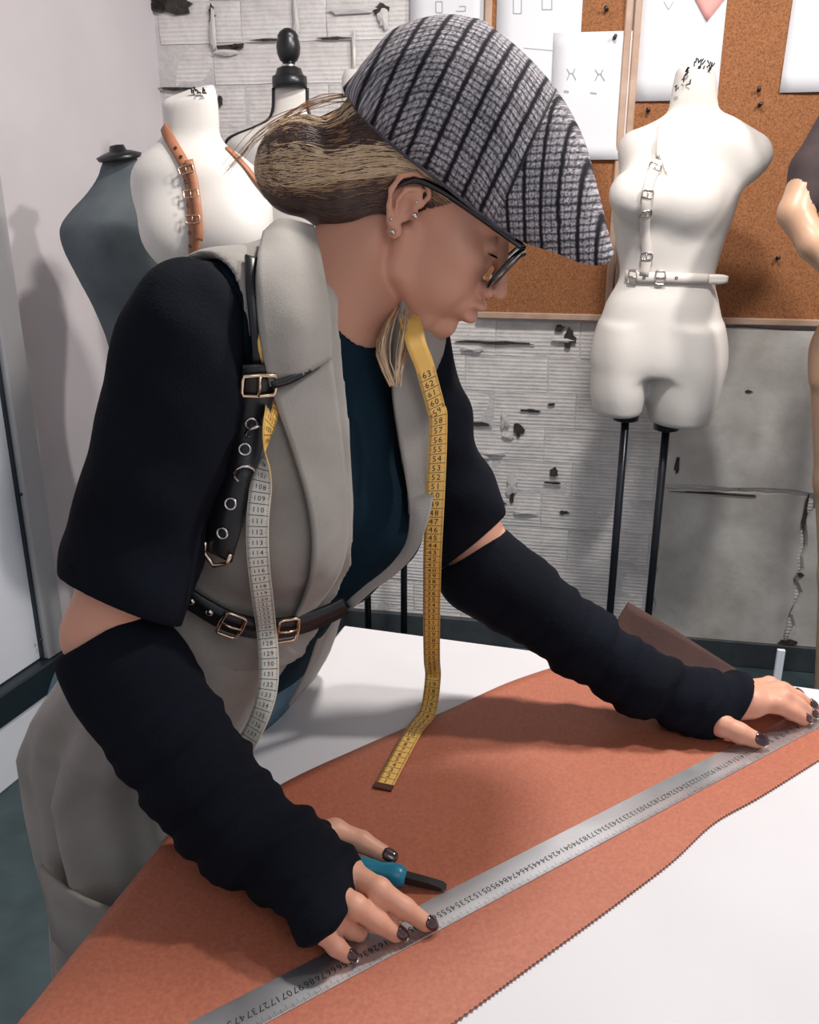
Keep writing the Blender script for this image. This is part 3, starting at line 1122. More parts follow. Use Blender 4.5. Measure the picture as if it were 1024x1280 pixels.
for side in (0, 1):
    pr = [(110, 342, 384), (124, 342, 384), (138, 341, 385), (150, 335.5, 392.5), (160, 317.5, 412), (168, 297, 430), (174, 285.5, 442), (181, 282.5, 447), (192, 282.5, 448)]
    b = MB(); b.tube(catmull([on_y(r[1 + side], r[0], Y3 - .004) for r in pr], 40), .0045, 8); b.build('piping', M_BLACK, kn, True)

# --- white form behind the hair
Y4 = 2.72
wb, fwb, zb_ = simple_form([(86, 428, 468), (100, 427, 468), (125, 426, 470), (145, 420, 478), (160, 400, 498), (180, 385, 515), (220, 388, 515), (300, 405, 500), (360, 410, 498), (420, 395, 515), (500, 395, 520), (560, 400, 515)],
                           Y4, 'white headless form behind the blonde hair, only its neck showing', M_FORM, group='white headless dress forms', ratio=.55, h=.01)
base_stand(wb, [(on_y(459, 700, Y4)[0], Y4, zb_ + .02), (on_y(505, 700, Y4)[0], Y4, zb_ + .02)], 0)
b = MB(); a = on_y(443, 88, Y4); b.tube([a, a + V3(0, 0, .055)], .004, 8); b.build('neck_pin', M_FORM, wb, True)

# --- tan mannequin cut by the right edge of the picture
Y5 = 2.2
pt5 = lambda x, y, dy=0: on_y(x, y, Y5 + dy)
tm = empty('mannequin', (pt5(1090, 600)[0], Y5, 0)); tag(tm, 'tan full-figure mannequin in a dark brown top with a bent arm at the right edge', 'mannequin')
f5 = profile(Y5, [(60, 1085, 1125), (95, 1080, 1130), (120, 1065, 1145), (140, 1042, 1175), (180, 1040, 1180), (250, 1050, 1170), (320, 1055, 1162), (370, 1042, 1172), (410, 1026, 1180), (450, 1018, 1184), (480, 1016, 1184)], .6)


def f_tan(p):
    d = f5(p)
    d = smin(d, ell(p, pt5(1105, 30), (.075, .09, .11)), .02)
    d = smin(d, chain(p, [pt5(1050, 158), pt5(1015, 212, -.03), pt5(994, 266, -.06), pt5(1018, 305, -.10), pt5(1052, 352, -.13)], [.048, .042, .036, .034, .022], .015), .02)
    d = smin(d, chain(p, [pt5(1052, 352, -.13), pt5(1060, 372, -.12), pt5(1064, 390, -.11)], [.022, .03, .016], .012), .01)
    d = smin(d, chain(p, [pt5(1170, 158), pt5(1196, 260, .02), pt5(1200, 380, -.02)], [.048, .04, .026], .015), .02)
    for x in (1058, 1140):
        d = smin(d, chain(p, [pt5(x, 440), pt5(x - 2, 600), pt5(x - 6, 720), pt5(x - 14, 900), pt5(x - 26, 1010)], [.082, .07, .055, .055, .036], .02), .02)
        ft = pt5(x - 28, 1018)
        d = smin(d, chain(p, [V3(ft[0], Y5, .05), V3(ft[0] - .02, Y5 - .16, .026)], [.036, .026], .02), .02)
    return d


v, q = sdf_mesh(f_tan, (pt5(960, 300)[0] - .05, Y5 - .25, 0.0), (pt5(1230, 300)[0] + .1, Y5 + .2, 2.1), .009)
np_mesh('body', v, q, M_TAN, tm)


def f_top(p):
    d = f5(p) - .006
    d = smin(d, chain(p, [pt5(1050, 158), pt5(1015, 212, -.03), pt5(1002, 256, -.05)], [.052, .046, .041], .015), .02)
    e = (p - pt5(1004, 256, -.05).astype(F32)) @ nrm(V3(-.50, -.2, -.80)).astype(F32) - .008
    d = np.where(p[:, 0] < pt5(1050, 262)[0], np.maximum(d, e), d)
    d = smin(d, chain(p, [pt5(1170, 158), pt5(1190, 240, .01)], [.054, .048], .015), .02)
    return np.maximum(np.maximum(d, pt5(1090, 385)[2] - p[:, 2]), p[:, 2] - pt5(1090, 108)[2])


v, q = sdf_mesh(f_top, (pt5(960, 300)[0] - .05, Y5 - .25, .9), (pt5(1230, 300)[0] + .1, Y5 + .2, 1.9), .008)
np_mesh('knit_top', v, q, M_DRESS, tm)
# ------------------------------------------------------------------ the woman
def skin_mat():
    g = N('skin')
    at = g.n('ShaderNodeAttribute', attribute_name='tone')
    g.l(at.outputs['Color'], g.b.inputs['Base Color'])
    g.b.inputs['Roughness'].default_value = 0.48
    g.b.inputs['Subsurface Weight'].default_value = 0.12
    g.b.inputs['Subsurface Radius'].default_value = (0.010, 0.004, 0.002)
    co = g.coord()
    nb = g.n('ShaderNodeTexNoise', i_Scale=700.0, i_Detail=2.0); g.l(co, nb.inputs[0])
    g.bump(nb.outputs[0], 0.12, 0.0006)
    return g.m


def knit_mat(name, c, c2, scale=420):
    g = N(name)
    co = g.coord()
    nz = g.n('ShaderNodeTexNoise', i_Scale=9.0, i_Detail=4.0); g.l(co, nz.inputs[0])
    r = g.ramp(nz.outputs[0], [(0.35, c), (0.7, c2)])
    g.l(r.outputs[0], g.b.inputs['Base Color'])
    g.b.inputs['Roughness'].default_value = 0.95
    g.b.inputs['Specular IOR Level'].default_value = 0.12
    g.b.inputs['Sheen Weight'].default_value = 0.0
    g.b.inputs['Sheen Roughness'].default_value = 0.5
    n2 = g.n('ShaderNodeTexNoise', i_Scale=float(scale), i_Detail=2.0); g.l(co, n2.inputs[0])
    b1 = g.bump(n2.outputs[0], 0.5, 0.0012)
    n3 = g.n('ShaderNodeTexNoise', i_Scale=28.0, i_Detail=3.0); g.l(co, n3.inputs[0])
    g.bump(n3.outputs[0], 0.35, 0.006, b1)
    return g.m


M_SKIN = skin_mat()
M_KNIT = knit_mat('black_navy_knit', rgb(13, 15, 22), rgb(18, 21, 30))
M_TOP = knit_mat('dark_teal_jersey', rgb(14, 32, 43), rgb(18, 39, 50))
M_DENIM = mat('blue_denim', rgb(62, 92, 112), 0.85, c2=rgb(96, 128, 144), nscale=25, bump=0.3, bscale=600)
M_SHOE = mat('black_shoe_leather', rgb(24, 22, 24), 0.45)
M_NAIL = mat('dark_burgundy_nail', rgb(48, 16, 20), 0.12, coat=1.0)
M_HAIRD = mat('dark_brown_hair', rgb(64, 46, 40), 0.45, c2=rgb(92, 68, 56), nscale=60)
M_HAIRM = mat('honey_hair', rgb(150, 112, 82), 0.4, c2=rgb(176, 136, 100), nscale=60)
M_HAIRL = mat('blonde_hair', rgb(206, 172, 132), 0.38, c2=rgb(226, 198, 164), nscale=60)

woman = empty('person', (-.33, .95, 0))
tag(woman, 'woman in tweed flat cap, glasses and grey waistcoat leaning over the table', 'person')

# ---- joints
shN = P(236, 405, .785); shF = P(506, 425, 1.03)
elN = P(134, 796, .84); elF = P(596, 700, 1.072)
wrN = T(367, 1076, .045); wrF = T(868, 878, .036)
LT = nrm(shF - shN)                                  # her right to her left
pelvis = V3(-.275, .985, .93); waist = V3(-.195, .965, 1.06); chest = V3(-.135, .930, 1.24); nbase = V3(-.088, .925, 1.375)
UPB = nrm(nbase - waist)
FRB = nrm(np.cross(UPB, LT)); 
if FRB[0] < 0: FRB = -FRB
UPB = nrm(np.cross(LT, FRB)); UPB = UPB if UPB[2] > 0 else -UPB
RB = np.array([LT, FRB, UPB])
LW = nrm(V3(LT[0] * .8, LT[1], 0)); FW = nrm(V3(LW[1], -LW[0], -.12)); UW = np.cross(LW, FW); UW = UW if UW[2] > 0 else -UW
RW = np.array([LW, FW, UW])

# ---- head frame
PH, PS = math.radians(34), math.radians(-7)
HF = V3(math.cos(PH) * math.cos(PS), math.cos(PH) * math.sin(PS), -math.sin(PH))
HL = V3(-math.sin(PS), math.cos(PS), 0)
HU = np.cross(HF, HL)
E0 = P(512, 262, .865) + HL * .073
HR = np.array([HF, HL, HU])


def hw(f, l, u):
    """head coordinates in cm -> world"""
    return E0 + (HF * f + HL * l + HU * u) * .01


def loc(px, py, l):
    """head coordinates (forward, up) of the point seen at px,py at sideways distance l"""
    base = E0 + HL * l * .01 - CAM
    kx = (px - 512) / F_PX; ky = (640 - py) / F_PX
    A = []; B = []
    for ax, k in ((AX_R, kx), (AX_U, ky)):
        v = ax - AX_F * k
        A.append([np.dot(HF, v) * .01, np.dot(HU, v) * .01]); B.append(-np.dot(base, v))
    return np.linalg.solve(A, B)


def f_torso(p):
    d = ell(p, pelvis, (.165, .115, .13), RW)
    d = smin(d, ell(p, waist, (.128, .100, .13), RW), .07)
    d = smin(d, ell(p, chest, (.142, .108, .155), RB), .06)
    d = smin(d, cap(p, shN + LT * .045, shF - LT * .03, .044, .046), .05)
    d = smin(d, chain(p, [shN + LT * .05 - FRB * .01, nbase + UPB * .01 - FRB * .015, shF - LT * .05 - FRB * .01], [.04, .05, .04], .03), .04)
    for s in (-1, 1):
        d = smin(d, ell(p, chest + LT * .062 * s + FRB * .070 - UPB * .030, (.064, .060, .064), RB), .03)
    return d


def f_neck(p):
    a = nbase + V3(-.005, 0, -.02)
    d = cap(p, a, hw(-3.6, 0, -2.5), .051, .043)
    # sternomastoid and throat
    d = smin(d, cap(p, nbase + FRB * .028 + UPB * .0 - LT * .012, hw(-1.6, -4.6, -2.8), .009, .010), .02)
    d = smin(d, cap(p, nbase + FRB * .028 + UPB * .0 + LT * .012, hw(-1.6, 4.6, -2.8), .009, .010), .02)
    d = smin(d, cap(p, nbase + FRB * .016 + UPB * .01, hw(1.5, 0, -6.6), .018, .012), .03)
    return d


def f_head_cm(q):
    m = q.copy(); m[:, 1] = np.abs(m[:, 1])           # mirror halves
    d = ell(m, (-1.0, 0, 4.6), (9.4, 7.3, 8.2))
    d = smin(d, ell(m, (3.8, 0, -0.6), (5.6, 6.0, 8.0)), 1.6)
    d = smin(d, chain(m, [(0.7, 5.7, -2.2), (1.9, 5.5, -5.6), (6.4, 2.8, -8.4), (8.3, 0, -8.6)], [1.15, 1.2, 1.15, 1.25], .8), 1.2)
    d = smin(d, ell(m, (5.4, 3.0, -3.9), (3.5, 2.9, 4.0)), 1.8)
    d = smin(d, ell(m, (6.0, 4.2, -0.8), (2.3, 1.9, 1.6)), 1.6)        # cheekbone
    d = smin(d, ell(m, (8.4, 0, -5.0), (1.9, 2.6, 2.4)), 1.5)          # muzzle
    d = smin(d, cap(m, (8.3, 0.8, 3.4), (7.0, 4.6, 3.3), .75, .6), 1.0)   # brow
    d = smax(d, -ell(m, (9.7, 3.2, 1.4), (1.6, 1.7, 1.2)), 1.1)        # socket
    d = smin(d, ell(m, (7.65, 3.1, 1.3), (1.3, 1.4, 1.25)), .3)        # lid
    # nose
    n = cap(m, (8.8, 0, 2.6), (11.2, 0, -1.5), .55, .78)
    n = smin(n, ell(m, (11.5, 0, -2.15), (.95, .88, .85)), .5)
    n = smin(n, ell(m, (10.3, 1.2, -2.7), (1.0, .62, .72)), .35)
    n = smin(n, cap(m, (9.9, 0, -2.9), (11.2, 0, -2.6), .5, .45), .4)
    n = smax(n, -ell(m, (10.75, .62, -3.35), (.5, .27, .45)), .15)
    d = smin(d, n, .55)
    # lips
    d = smin(d, ell(m, (10.35, 0.5, -4.3), (1.2, 1.6, .66)), .45)
    d = smin(d, ell(m, (10.1, 0.0, -5.9), (1.3, 1.85, .80)), .4)
    d = smin(d, ell(m, (9.0, 1.5, -5.1), (1.1, 1.2, 1.0)), .7)
    d = smax(d, -cap(m, (11.6, 0, -5.08), (9.6, 2.7, -5.35), .15, .08), .16)
    d = smax(d, -ell(m, (11.2, 0, -7.25), (1.2, 2.0, .6)), .5)          # below the lip
    d = smin(d, ell(m, (8.75, 0, -8.1), (1.4, 1.5, 1.3)), .9)           # chin
    # ear
    o = lambda f, u, l=7.5: (f, l, u)
    e = chain(m, [o(.75, .8, 7.1), o(.9, 2.0, 7.35), o(.1, 3.0, 7.7), o(-1.2, 3.1, 8.1), o(-2.2, 2.1, 8.4), o(-2.3, .6, 8.4), o(-1.7, -.8, 8.1), o(-.8, -2.0, 7.7)],
              [.22, .26, .28, .3, .3, .28, .26, .4], .15)
    e = smin(e, ell(m, (-.1, 7.45, -2.4), (.75, .35, .8)), .3)
    e = smin(e, ell(m, (-.8, 7.35, .4), (1.5, .42, 2.4)), .25)
    e = smin(e, chain(m, [o(-.2, 2.1, 7.75), o(-1.2, 1.3, 8.05), o(-1.3, .1, 8.0), o(-.7, -1.1, 7.8)], [.2, .26, .26, .26], .15), .2)
    e = smax(e, -ell(m, (-.35, 8.1, .1), (.75, .8, 1.0)), .2)
    e = smin(e, ell(m, (.65, 7.4, -.2), (.4, .5, .55)), .2)
    return smin(d, e, .3)


def f_head(p):
    q = (p - E0.astype(F32)) @ HR.T.astype(F32) * 100
    return f_head_cm(q).astype(F32) * .01


head_b = bounded(f_head, hw(1, 0, 1), .16)


# ---- hands: joints at measured places, heights above the table top
def fing(pts, rs):
    return [T(x, y, h) for x, y, h in pts], rs


HN = {
    'thumb': fing([(372, 1052, .040), (418, 1040, .034), (452, 1052, .026), (484, 1070, .016)], [.016, .0115, .0096, .0078]),
    'index': fing([(430, 1088, .044), (474, 1112, .045), (506, 1135, .028), (532, 1154, .011)], [.0118, .0094, .0085, .0075]),
    'middle': fing([(414, 1114, .046), (444, 1133, .044), (472, 1152, .026), (495, 1167, .011)], [.0118, .0094, .0085, .0075]),
    'ring': fing([(402, 1134, .042), (424, 1149, .030), (438, 1161, .018), (449, 1167, .011)], [.0108, .0088, .0080, .0070]),
    'little': fing([(390, 1148, .035), (405, 1166, .031), (420, 1183, .019), (434, 1194, .009)], [.0098, .0082, .0075, .0067]),
}
HFR = {
    'thumb': fing([(876, 886, .030), (902, 906, .026), (924, 916, .020), (945, 925, .012)], [.016, .0125, .0115, .0095]),
    'index': fing([(938, 880, .034), (970, 880, .034), (990, 890, .022), (1004, 899, .010)], [.0125, .0102, .0092, .0080]),
    'middle': fing([(940, 873, .036), (978, 871, .036), (998, 882, .022), (1012, 892, .010)], [.0125, .0102, .0092, .0080]),
    'ring': fing([(938, 867, .034), (975, 863, .033), (996, 872, .020), (1011, 881, .010)], [.0115, .0098, .0088, .0076]),
    'little': fing([(930, 861, .030), (962, 855, .026), (980, 861, .016), (994, 867, .009)], [.0105, .0088, .0080, .0070]),
}


def f_hand(H, wr):
    def f(p):
        d = None
        for k in ('index', 'middle', 'ring', 'little'):
            m = H[k][0][0]
            e = cap(p, wr, m, .018, .0135)
            d = e if d is None else smin(d, e, .016)
        d = smin(d, cap(p, wr, H['thumb'][0][0], .02, H['thumb'][1][0]), .015)
        d = smin(d, cap(p, H['thumb'][0][0], H['index'][0][0], .010, .009), .02)
        for k, (pts, rs) in H.items():
            e = chain(p, pts, rs, .004)
            # knuckle swell and finger pad
            e = smin(e, np.linalg.norm(p - pts[1].astype(F32), axis=1) - rs[1] * 1.06, .003)
            d = smin(d, e, .006 if k != 'thumb' else .008)
        return d
    c = np.mean([H['middle'][0][0], wr, H['index'][0][3], H['little'][0][3], H['thumb'][0][3]], axis=0)
    return bounded(f, c, .125)


hand_n = f_hand(HN, wrN); hand_f = f_hand(HFR, wrF)


def arm_skin(p, up, low):
    """upper arm along up, forearm along low, thinner than the cloth round them"""
    d = chain(p, up, [.036, .040, .036, .034][:len(up)], .02)
    d = smin(d, chain(p, [up[-1]] + low, [.034, .036, .034, .031, .028, .024][:len(low) + 1], .012), .012)
    return d


slN = [P(238, 392, .79), P(228, 430, .785), P(219, 500, .79), P(190, 600, .805), P(163, 705, .82), P(148, 790, .83)]
slNr = [.046, .048, .0525, .0525, .0535, .0535]
slF = [P(508, 428, 1.03), P(535, 535, 1.04), P(578, 640, 1.06), P(592, 700, 1.07)]
slFr = [.050, .044, .043, .045]
wmN = [P(140, 812, .84), P(167, 850, .845), P(213, 922, .84), P(258, 985, .83), P(303, 1040, .815), wrN]
wmNr = [.050, .0500, .0465, .0435, .0400, .036]
wmF = [P(590, 694, 1.07), P(602, 712, 1.075), P(652, 746, 1.075), P(726, 801, 1.07), P(796, 850, 1.065), wrF]
wmFr = [.044, .0470, .0430, .0385, .0350, .033]


def f_body(p):
    d = f_torso(p)
    d = smin(d, f_neck(p), .03)
    d = smin(d, head_b(p), .008)
    d = smin(d, arm_skin(p, [slN[0] + LT * .01, slN[2], slN[3], P(128, 792, .835)], [wmN[1], wmN[2], wmN[3], wmN[4], wrN]), .02)
    d = smin(d, arm_skin(p, [slF[0] - LT * .01, slF[1], P(600, 692, 1.068)], [wmF[2], wmF[3], wmF[4], wrF]), .02)
    d = smin(d, hand_n(p), .01)
    d = smin(d, hand_f(p), .01)
    return d


body_lo, body_hi = (-.47, .50, .86), (.56, 1.20, 1.66)
v, q = sdf_mesh(f_body, body_lo, body_hi, .0023)
body = np_mesh('body', v, q, M_SKIN, woman)
# colour of the skin itself: lips, cheeks, brows, knuckles
me = body.data
co = np.empty(len(me.vertices) * 3, F32); me.vertices.foreach_get('co', co); co = co.reshape(-1, 3) + np.array(woman.location, F32)
hc = (co - E0.astype(F32)) @ HR.T.astype(F32) * 100; hm = hc.copy(); hm[:, 1] = np.abs(hm[:, 1])
base = np.array(rgb(208, 150, 124)[:3]); tone = np.tile(base, (len(co), 1))


def blend(w, c):
    global tone
    w = np.clip(w, 0, 1)[:, None]
    tone = tone * (1 - w) + np.array(rgb(*c)[:3]) * w


blend(.95 * np.exp(-(np.linalg.norm((hm - [4.5, 5.6, -2.0]) / [3.8, 3, 3.4], axis=1)) ** 2), (190, 118, 94))
blend(.6 * np.exp(-(np.linalg.norm((hm - [0, 7.6, 0]) / [2.5, 1.5, 3], axis=1)) ** 2), (206, 140, 120))
blend(1.6 * np.exp(-(np.linalg.norm((hm - [10.8, 0, -5.15]) / [1.5, 2.6, 1.35], axis=1)) ** 4), (192, 92, 88))
blend(1.3 * np.exp(-(np.linalg.norm((hm - [7.6, 3.0, 4.0]) / [2.4, 2.6, .55], axis=1)) ** 4), (92, 66, 52))
for H in (HN, HFR):
    for k, (pts, rs) in H.items():
        for j in (1, 2, 3):
            blend(.28 * np.exp(-(np.linalg.norm(co - pts[j], axis=1) / .010) ** 2), (206, 134, 116))
ca = me.color_attributes.new('tone', 'FLOAT_COLOR', 'POINT')
ca.data.foreach_set('color', np.hstack([tone, np.ones((len(co), 1))]).astype(F32).ravel())

# nails
for H, fh in ((HN, hand_n), (HFR, hand_f)):
    for k, (pts, rs) in H.items():
        if H is HN and k == 'ring': continue
        a, b_ = pts[2], pts[3]
        t = nrm(b_ - a)
        up = V3(0, 0, 1) + nrm(CAM - b_) * (.9 if k != 'thumb' else 1.6)
        up = nrm(up - t * np.dot(up, t)); w = np.cross(t, up)
        R = rs[3]
        nu, nv = 7, 7
        G = np.zeros((nu, nv, 3))
        for i in range(nu):
            for j in range(nv):
                u = i / (nu - 1) * 2 - 1; x = j / (nv - 1) * 2 - 1
                wide = .78 * math.sqrt(max(1 - max(0, abs(u) - .35) ** 2 * 1.9, .1))
                an = x * wide
                ln = R * .92
                pnt = b_ + t * (u * ln + R * .30) + (up * math.cos(an) + w * math.sin(an)) * (R * (1.0 - (.22 * max(0, u) ** 2)) + .0006)
                G[i, j] = pnt
        sheet('fingernail', G, M_NAIL, body, .0012)

# ---- sleeves and arm warmers
slN = [P(238, 392, .79), P(228, 430, .785), P(219, 500, .79), P(190, 600, .805), P(163, 705, .82), P(148, 790, .83)]
slNr = [.046, .048, .0525, .0525, .0535, .0535]
slF = [P(508, 428, 1.03), P(535, 535, 1.04), P(578, 640, 1.06), P(592, 700, 1.07)]
slFr = [.050, .044, .043, .045]


def axial(p, a, b_):
    a = np.asarray(a, F32); ab = np.asarray(b_, F32) - a; L = np.linalg.norm(ab); t = ab / L
    s = (p - a) @ t
    q = p - a - s[:, None] * t
    u = nrm(np.cross(t, V3(0, .3, 1))).astype(F32); w = np.cross(t, u)
    return s, np.arctan2(q @ u, q @ w)


nHem = nrm(AX_R * -.41 + AX_U * -.91 + AX_F * -.1); pHem = P(130, 748, .80)
nHemF = nrm(AX_R * .64 - AX_U * .77); pHemF = P(615, 659, 1.05)


def f_sleeveN(p, cut=True):
    s, an = axial(p, slN[1], slN[4])
    d = chain(p, slN, slNr, .03) + .0018 * np.sin(an * 2 + s * 55) * np.clip((s + .02) * 6, 0, 1) + .0012 * np.sin(an * 3 - s * 90)
    if cut: 
        d = smax(d, (p - pHem.astype(F32)) @ nHem.astype(F32), .003)
        inner = np.maximum(chain(p, slN, slNr, .03) + .0075, -((p - pHem.astype(F32)) @ nHem.astype(F32)) - .02)
        d = np.maximum(d, -inner)
    return d.astype(F32)


def f_sleeveF(p, cut=True):
    s, an = axial(p, slF[0], slF[2])
    d = chain(p, slF, slFr, .03) + .002 * np.sin(an * 2 + s * 70) + .0012 * np.sin(an * 3 - s * 100)
    if cut: d = smax(d, (p - pHemF.astype(F32)) @ nHemF.astype(F32), .004)
    return d.astype(F32)


wmN = [P(140, 812, .84), P(167, 850, .845), P(213, 922, .84), P(258, 985, .83), P(303, 1040, .815), wrN]
wmNr = [.050, .0500, .0465, .0435, .0400, .036]
nCu = nrm(AX_R * -.51 + AX_U * .857 - AX_F * .1); pCu = P(140, 783, .80)
nKn = nrm(AX_R * .83 - AX_U * .55); pKn = T(459, 1084, .05); nKn2 = nrm(AX_R * .91 + AX_U * .41)


def palm_cloth(p, H, wr, extra, flat):
    d = None
    for k in ('index', 'middle', 'ring', 'little'):
        e = cap(p, wr, H[k][0][0], .030, .0135 + extra)
        d = e if d is None else smin(d, e, .016)
    d = smin(d, cap(p, wr, H['thumb'][0][0] * .5 + H['thumb'][0][1] * .5, .026, .018), .015)
    return d


def f_warmN(p):
    s, an = axial(p, wmN[0], wmN[5])
    d = chain(p, wmN, wmNr, .03)
    d = smin(d, bounded(lambda x: palm_cloth(x, HN, wrN, .006, 0), wrN * .5 + HN['middle'][0][0] * .5, .09)(p), .02)
    ph = s * 2 * math.pi / .042 + .9 * np.sin(an * 1.0 + 1) + .5 * np.sin(an * 2 + s * 20)
    k = np.clip((s - .03) * 12, 0, 1)
    d = d - k * (.0019 * np.sin(ph) + .0012 * np.sin(ph * 1.63 + an + 1) + .0009 * np.sin(ph * 2.7 + 2 * an))
    e = (p - pCu.astype(F32)) @ nCu.astype(F32)
    d = smax(d, e, .003)
    inner = np.maximum(chain(p, wmN, wmNr, .03) + .0085, -e - .02)
    d = np.maximum(d, -inner)
    q_ = p - pKn.astype(F32)
    d = smax(d, smax(q_ @ nKn.astype(F32), q_ @ nKn2.astype(F32), .012), .003)
    return np.maximum(d, TZ + .0032 - p[:, 2]).astype(F32)


wmF = [P(590, 694, 1.07), P(602, 712, 1.075), P(652, 746, 1.075), P(726, 801, 1.07), P(796, 850, 1.065), wrF]
wmFr = [.044, .0470, .0430, .0385, .0350, .033]
nCuF = nrm(-AX_R * .55 + AX_U * .83); pCuF = P(617, 672, 1.05)
nKnF = nrm(AX_R * .845 - AX_U * .535); pKnF = T(931, 892, .035)


def f_warmF(p):
    s, an = axial(p, wmF[1], wmF[5])
    d = chain(p, wmF, wmFr, .03)
    d = smin(d, bounded(lambda x: palm_cloth(x, HFR, wrF, .006, 0), wrF * .5 + HFR['middle'][0][0] * .5, .09)(p), .02)
    ph = s * 2 * math.pi / .045 + .9 * np.sin(an * 1.0 + 2) + .5 * np.sin(an * 2 + s * 20)
    k = np.clip((s - .02) * 12, 0, 1)
    d = d - k * (.0016 * np.sin(ph) + .0011 * np.sin(ph * 1.63 + an + 1) + .0008 * np.sin(ph * 2.7 + 2 * an))
    d = smax(d, (p - pCuF.astype(F32)) @ nCuF.astype(F32), .004)
    d = smax(d, (p - pKnF.astype(F32)) @ nKnF.astype(F32), .003)
    return np.maximum(d, TZ + .0032 - p[:, 2]).astype(F32)


for nm, f, lo, hi in (('sleeve', f_sleeveN, (-.36, .66, 1.08), (-.08, .92, 1.50)), ('sleeve', f_sleeveF, (-.10, .90, 1.05), (.18, 1.16, 1.42)),
                      ('arm_warmer', f_warmN, (-.36, .50, .88), (.02, .90, 1.22)), ('arm_warmer', f_warmF, (.0, .82, .88), (.50, 1.12, 1.18))):
    v, q = sdf_mesh(f, lo, hi, .003)
    np_mesh(nm, v, q, M_KNIT, woman)


# ---- close top
nNeck = nrm(nbase + FRB * .03 - P(445, 300, .95))


def f_blouse(p):
    """cloth hanging straight from the bust to the belt"""
    return chain(p, [P(455, 640, 1.0), P(468, 662, 1.0), P(430, 712, 1.01), P(388, 748, 1.03)], [.040, .047, .036, .030], .02)


def f_topcloth(p):
    d = smin(f_torso(p) - .005, f_blouse(p), .03)
    # round neckline
    e = ell(p, nbase + FRB * .018 + UPB * .035, (.062, .066, .054), RB)
    d = smax(d, -e, .004)
    d = np.maximum(d, .96 - p[:, 2])
    return d.astype(F32)


v, q = sdf_mesh(f_topcloth, (-.42, .70, .94), (.10, 1.22, 1.50), .004)
np_mesh('knit_top', v, q, M_TOP, woman)

# ---- jeans and shoes
hipN = pelvis - LW * .085 - V3(0, 0, .03); hipF = pelvis + LW * .085 - V3(0, 0, .03)
knN = V3(-.315, .92, .50); knF = V3(-.275, 1.06, .50); anN = V3(-.36, .94, .09); anF = V3(-.33, 1.10, .09)


def f_jeans(p):
    d = smin(ell(p, pelvis, (.172, .122, .13), RW), f_torso(p) - .004, .01)
    for a, b_, c in ((hipN, knN, anN), (hipF, knF, anF)):
        d = smin(d, chain(p, [a, b_, c], [.088, .060, .045], .02), .03)
    d = smax(d, .07 - p[:, 2], .005)
    return smax(d, p[:, 2] - 1.03, .005).astype(F32)


v, q = sdf_mesh(f_jeans, (-.56, .74, .04), (-.08, 1.24, 1.06), .008)
np_mesh('jeans', v, q, M_DENIM, woman)
for a in (anN, anF):
    def f_shoe(p, a=a):
        d = chain(p, [V3(a[0] - .03, a[1], .045), V3(a[0] + .06, a[1] - .02, .042), V3(a[0] + .15, a[1] - .05, .032)], [.042, .040, .030], .02)
        d = smin(d, cap(p, V3(a[0], a[1], .05), V3(a[0], a[1], .12), .042, .046), .02)
        return smax(d, -p[:, 2] + .001, .004).astype(F32)
    v, q = sdf_mesh(f_shoe, (a[0] - .1, a[1] - .12, -.01), (a[0] + .2, a[1] + .07, .19), .006)
    np_mesh('shoe', v, q, M_SHOE, woman)
# ------------------------------------------------------------------ waistcoat
M_VEST = mat('grey_brushed_twill', rgb(134, 127, 119), 0.9, c2=rgb(160, 154, 147), nscale=11, bump=0.35, bscale=520, bdist=0.0012, sheen=0.1)
M_BELT = mat('black_harness_leather', rgb(16, 16, 19), 0.38, c2=rgb(24, 24, 28), nscale=40, bump=0.25, bscale=260)
tloc = lambda p: ((np.atleast_2d(p) - chest) @ RB.T)


def f_vs(p):
    """torso the waistcoat lies on"""
    return smin(smin(f_torso(p), f_blouse(p) + .004, .03), chain(p, [waist + FRB * .02, waist + FRB * .035 + V3(0, 0, .09)], [.095, .085], .03), .05)


inN = [(398, 330), (410, 400), (416, 455), (424, 520), (430, 600), (432, 650), (427, 700), (412, 740), (385, 775)]
inF = [(470, 395), (482, 430), (492, 480), (502, 540), (511, 600), (515, 645)]
pN = tloc(np.array([drape(f_vs, x, y, .008, .6, None, 1.3) for x, y in inN]))
pF = tloc(np.array([drape(f_vs, x, y, .008, .6, None, 1.3) for x, y in inF]))
pF = np.vstack([pF, [pF[-1] + [.25, 0, -.03]], [pF[-1] + [.3, 0, -.2]]])
oN = np.argsort(pN[:, 2]); oF = np.argsort(pF[:, 2])


def f_vest(p):
    fv = f_vs(p)
    q = (p - chest.astype(F32)) @ RB.T.astype(F32)
    fold = .0045 * np.sin(q[:, 0] * 75 + q[:, 2] * 38 + 1.3 * np.sin(q[:, 2] * 40)) * np.clip((-.05 - q[:, 2]) * 10, 0, 1)
    d = np.maximum(fv - .016 - fold, -(fv - .006))
    # armholes
    d = smax(d, -(chain(p, slN[:3] + [slN[3]], [.052, .054, .058, .058], .03)), .004)
    d = smax(d, -(chain(p, slF[:3], [.046, .048, .046], .03)), .004)
    lN = np.interp(q[:, 2], pN[oN, 2], pN[oN, 0]); lF = np.interp(q[:, 2], pF[oF, 2], pF[oF, 0])
    gap = np.minimum(q[:, 0] - lN, lF - q[:, 0])
    gap = np.minimum(gap - .006, q[:, 1] - .0)
    d = smax(d, gap, .004)
    # neck opening
    d = smax(d, -(cap(p, nbase - UPB * .03 + FRB * .01, nbase + UPB * .12, .062, .07)), .004)
    return np.maximum(d, 1.03 - p[:, 2]).astype(F32)


v, q = sdf_mesh(f_vest, (-.44, .68, 1.0), (.12, 1.24, 1.52), .0034)
vest = np_mesh('waistcoat', v, q, M_VEST, woman)


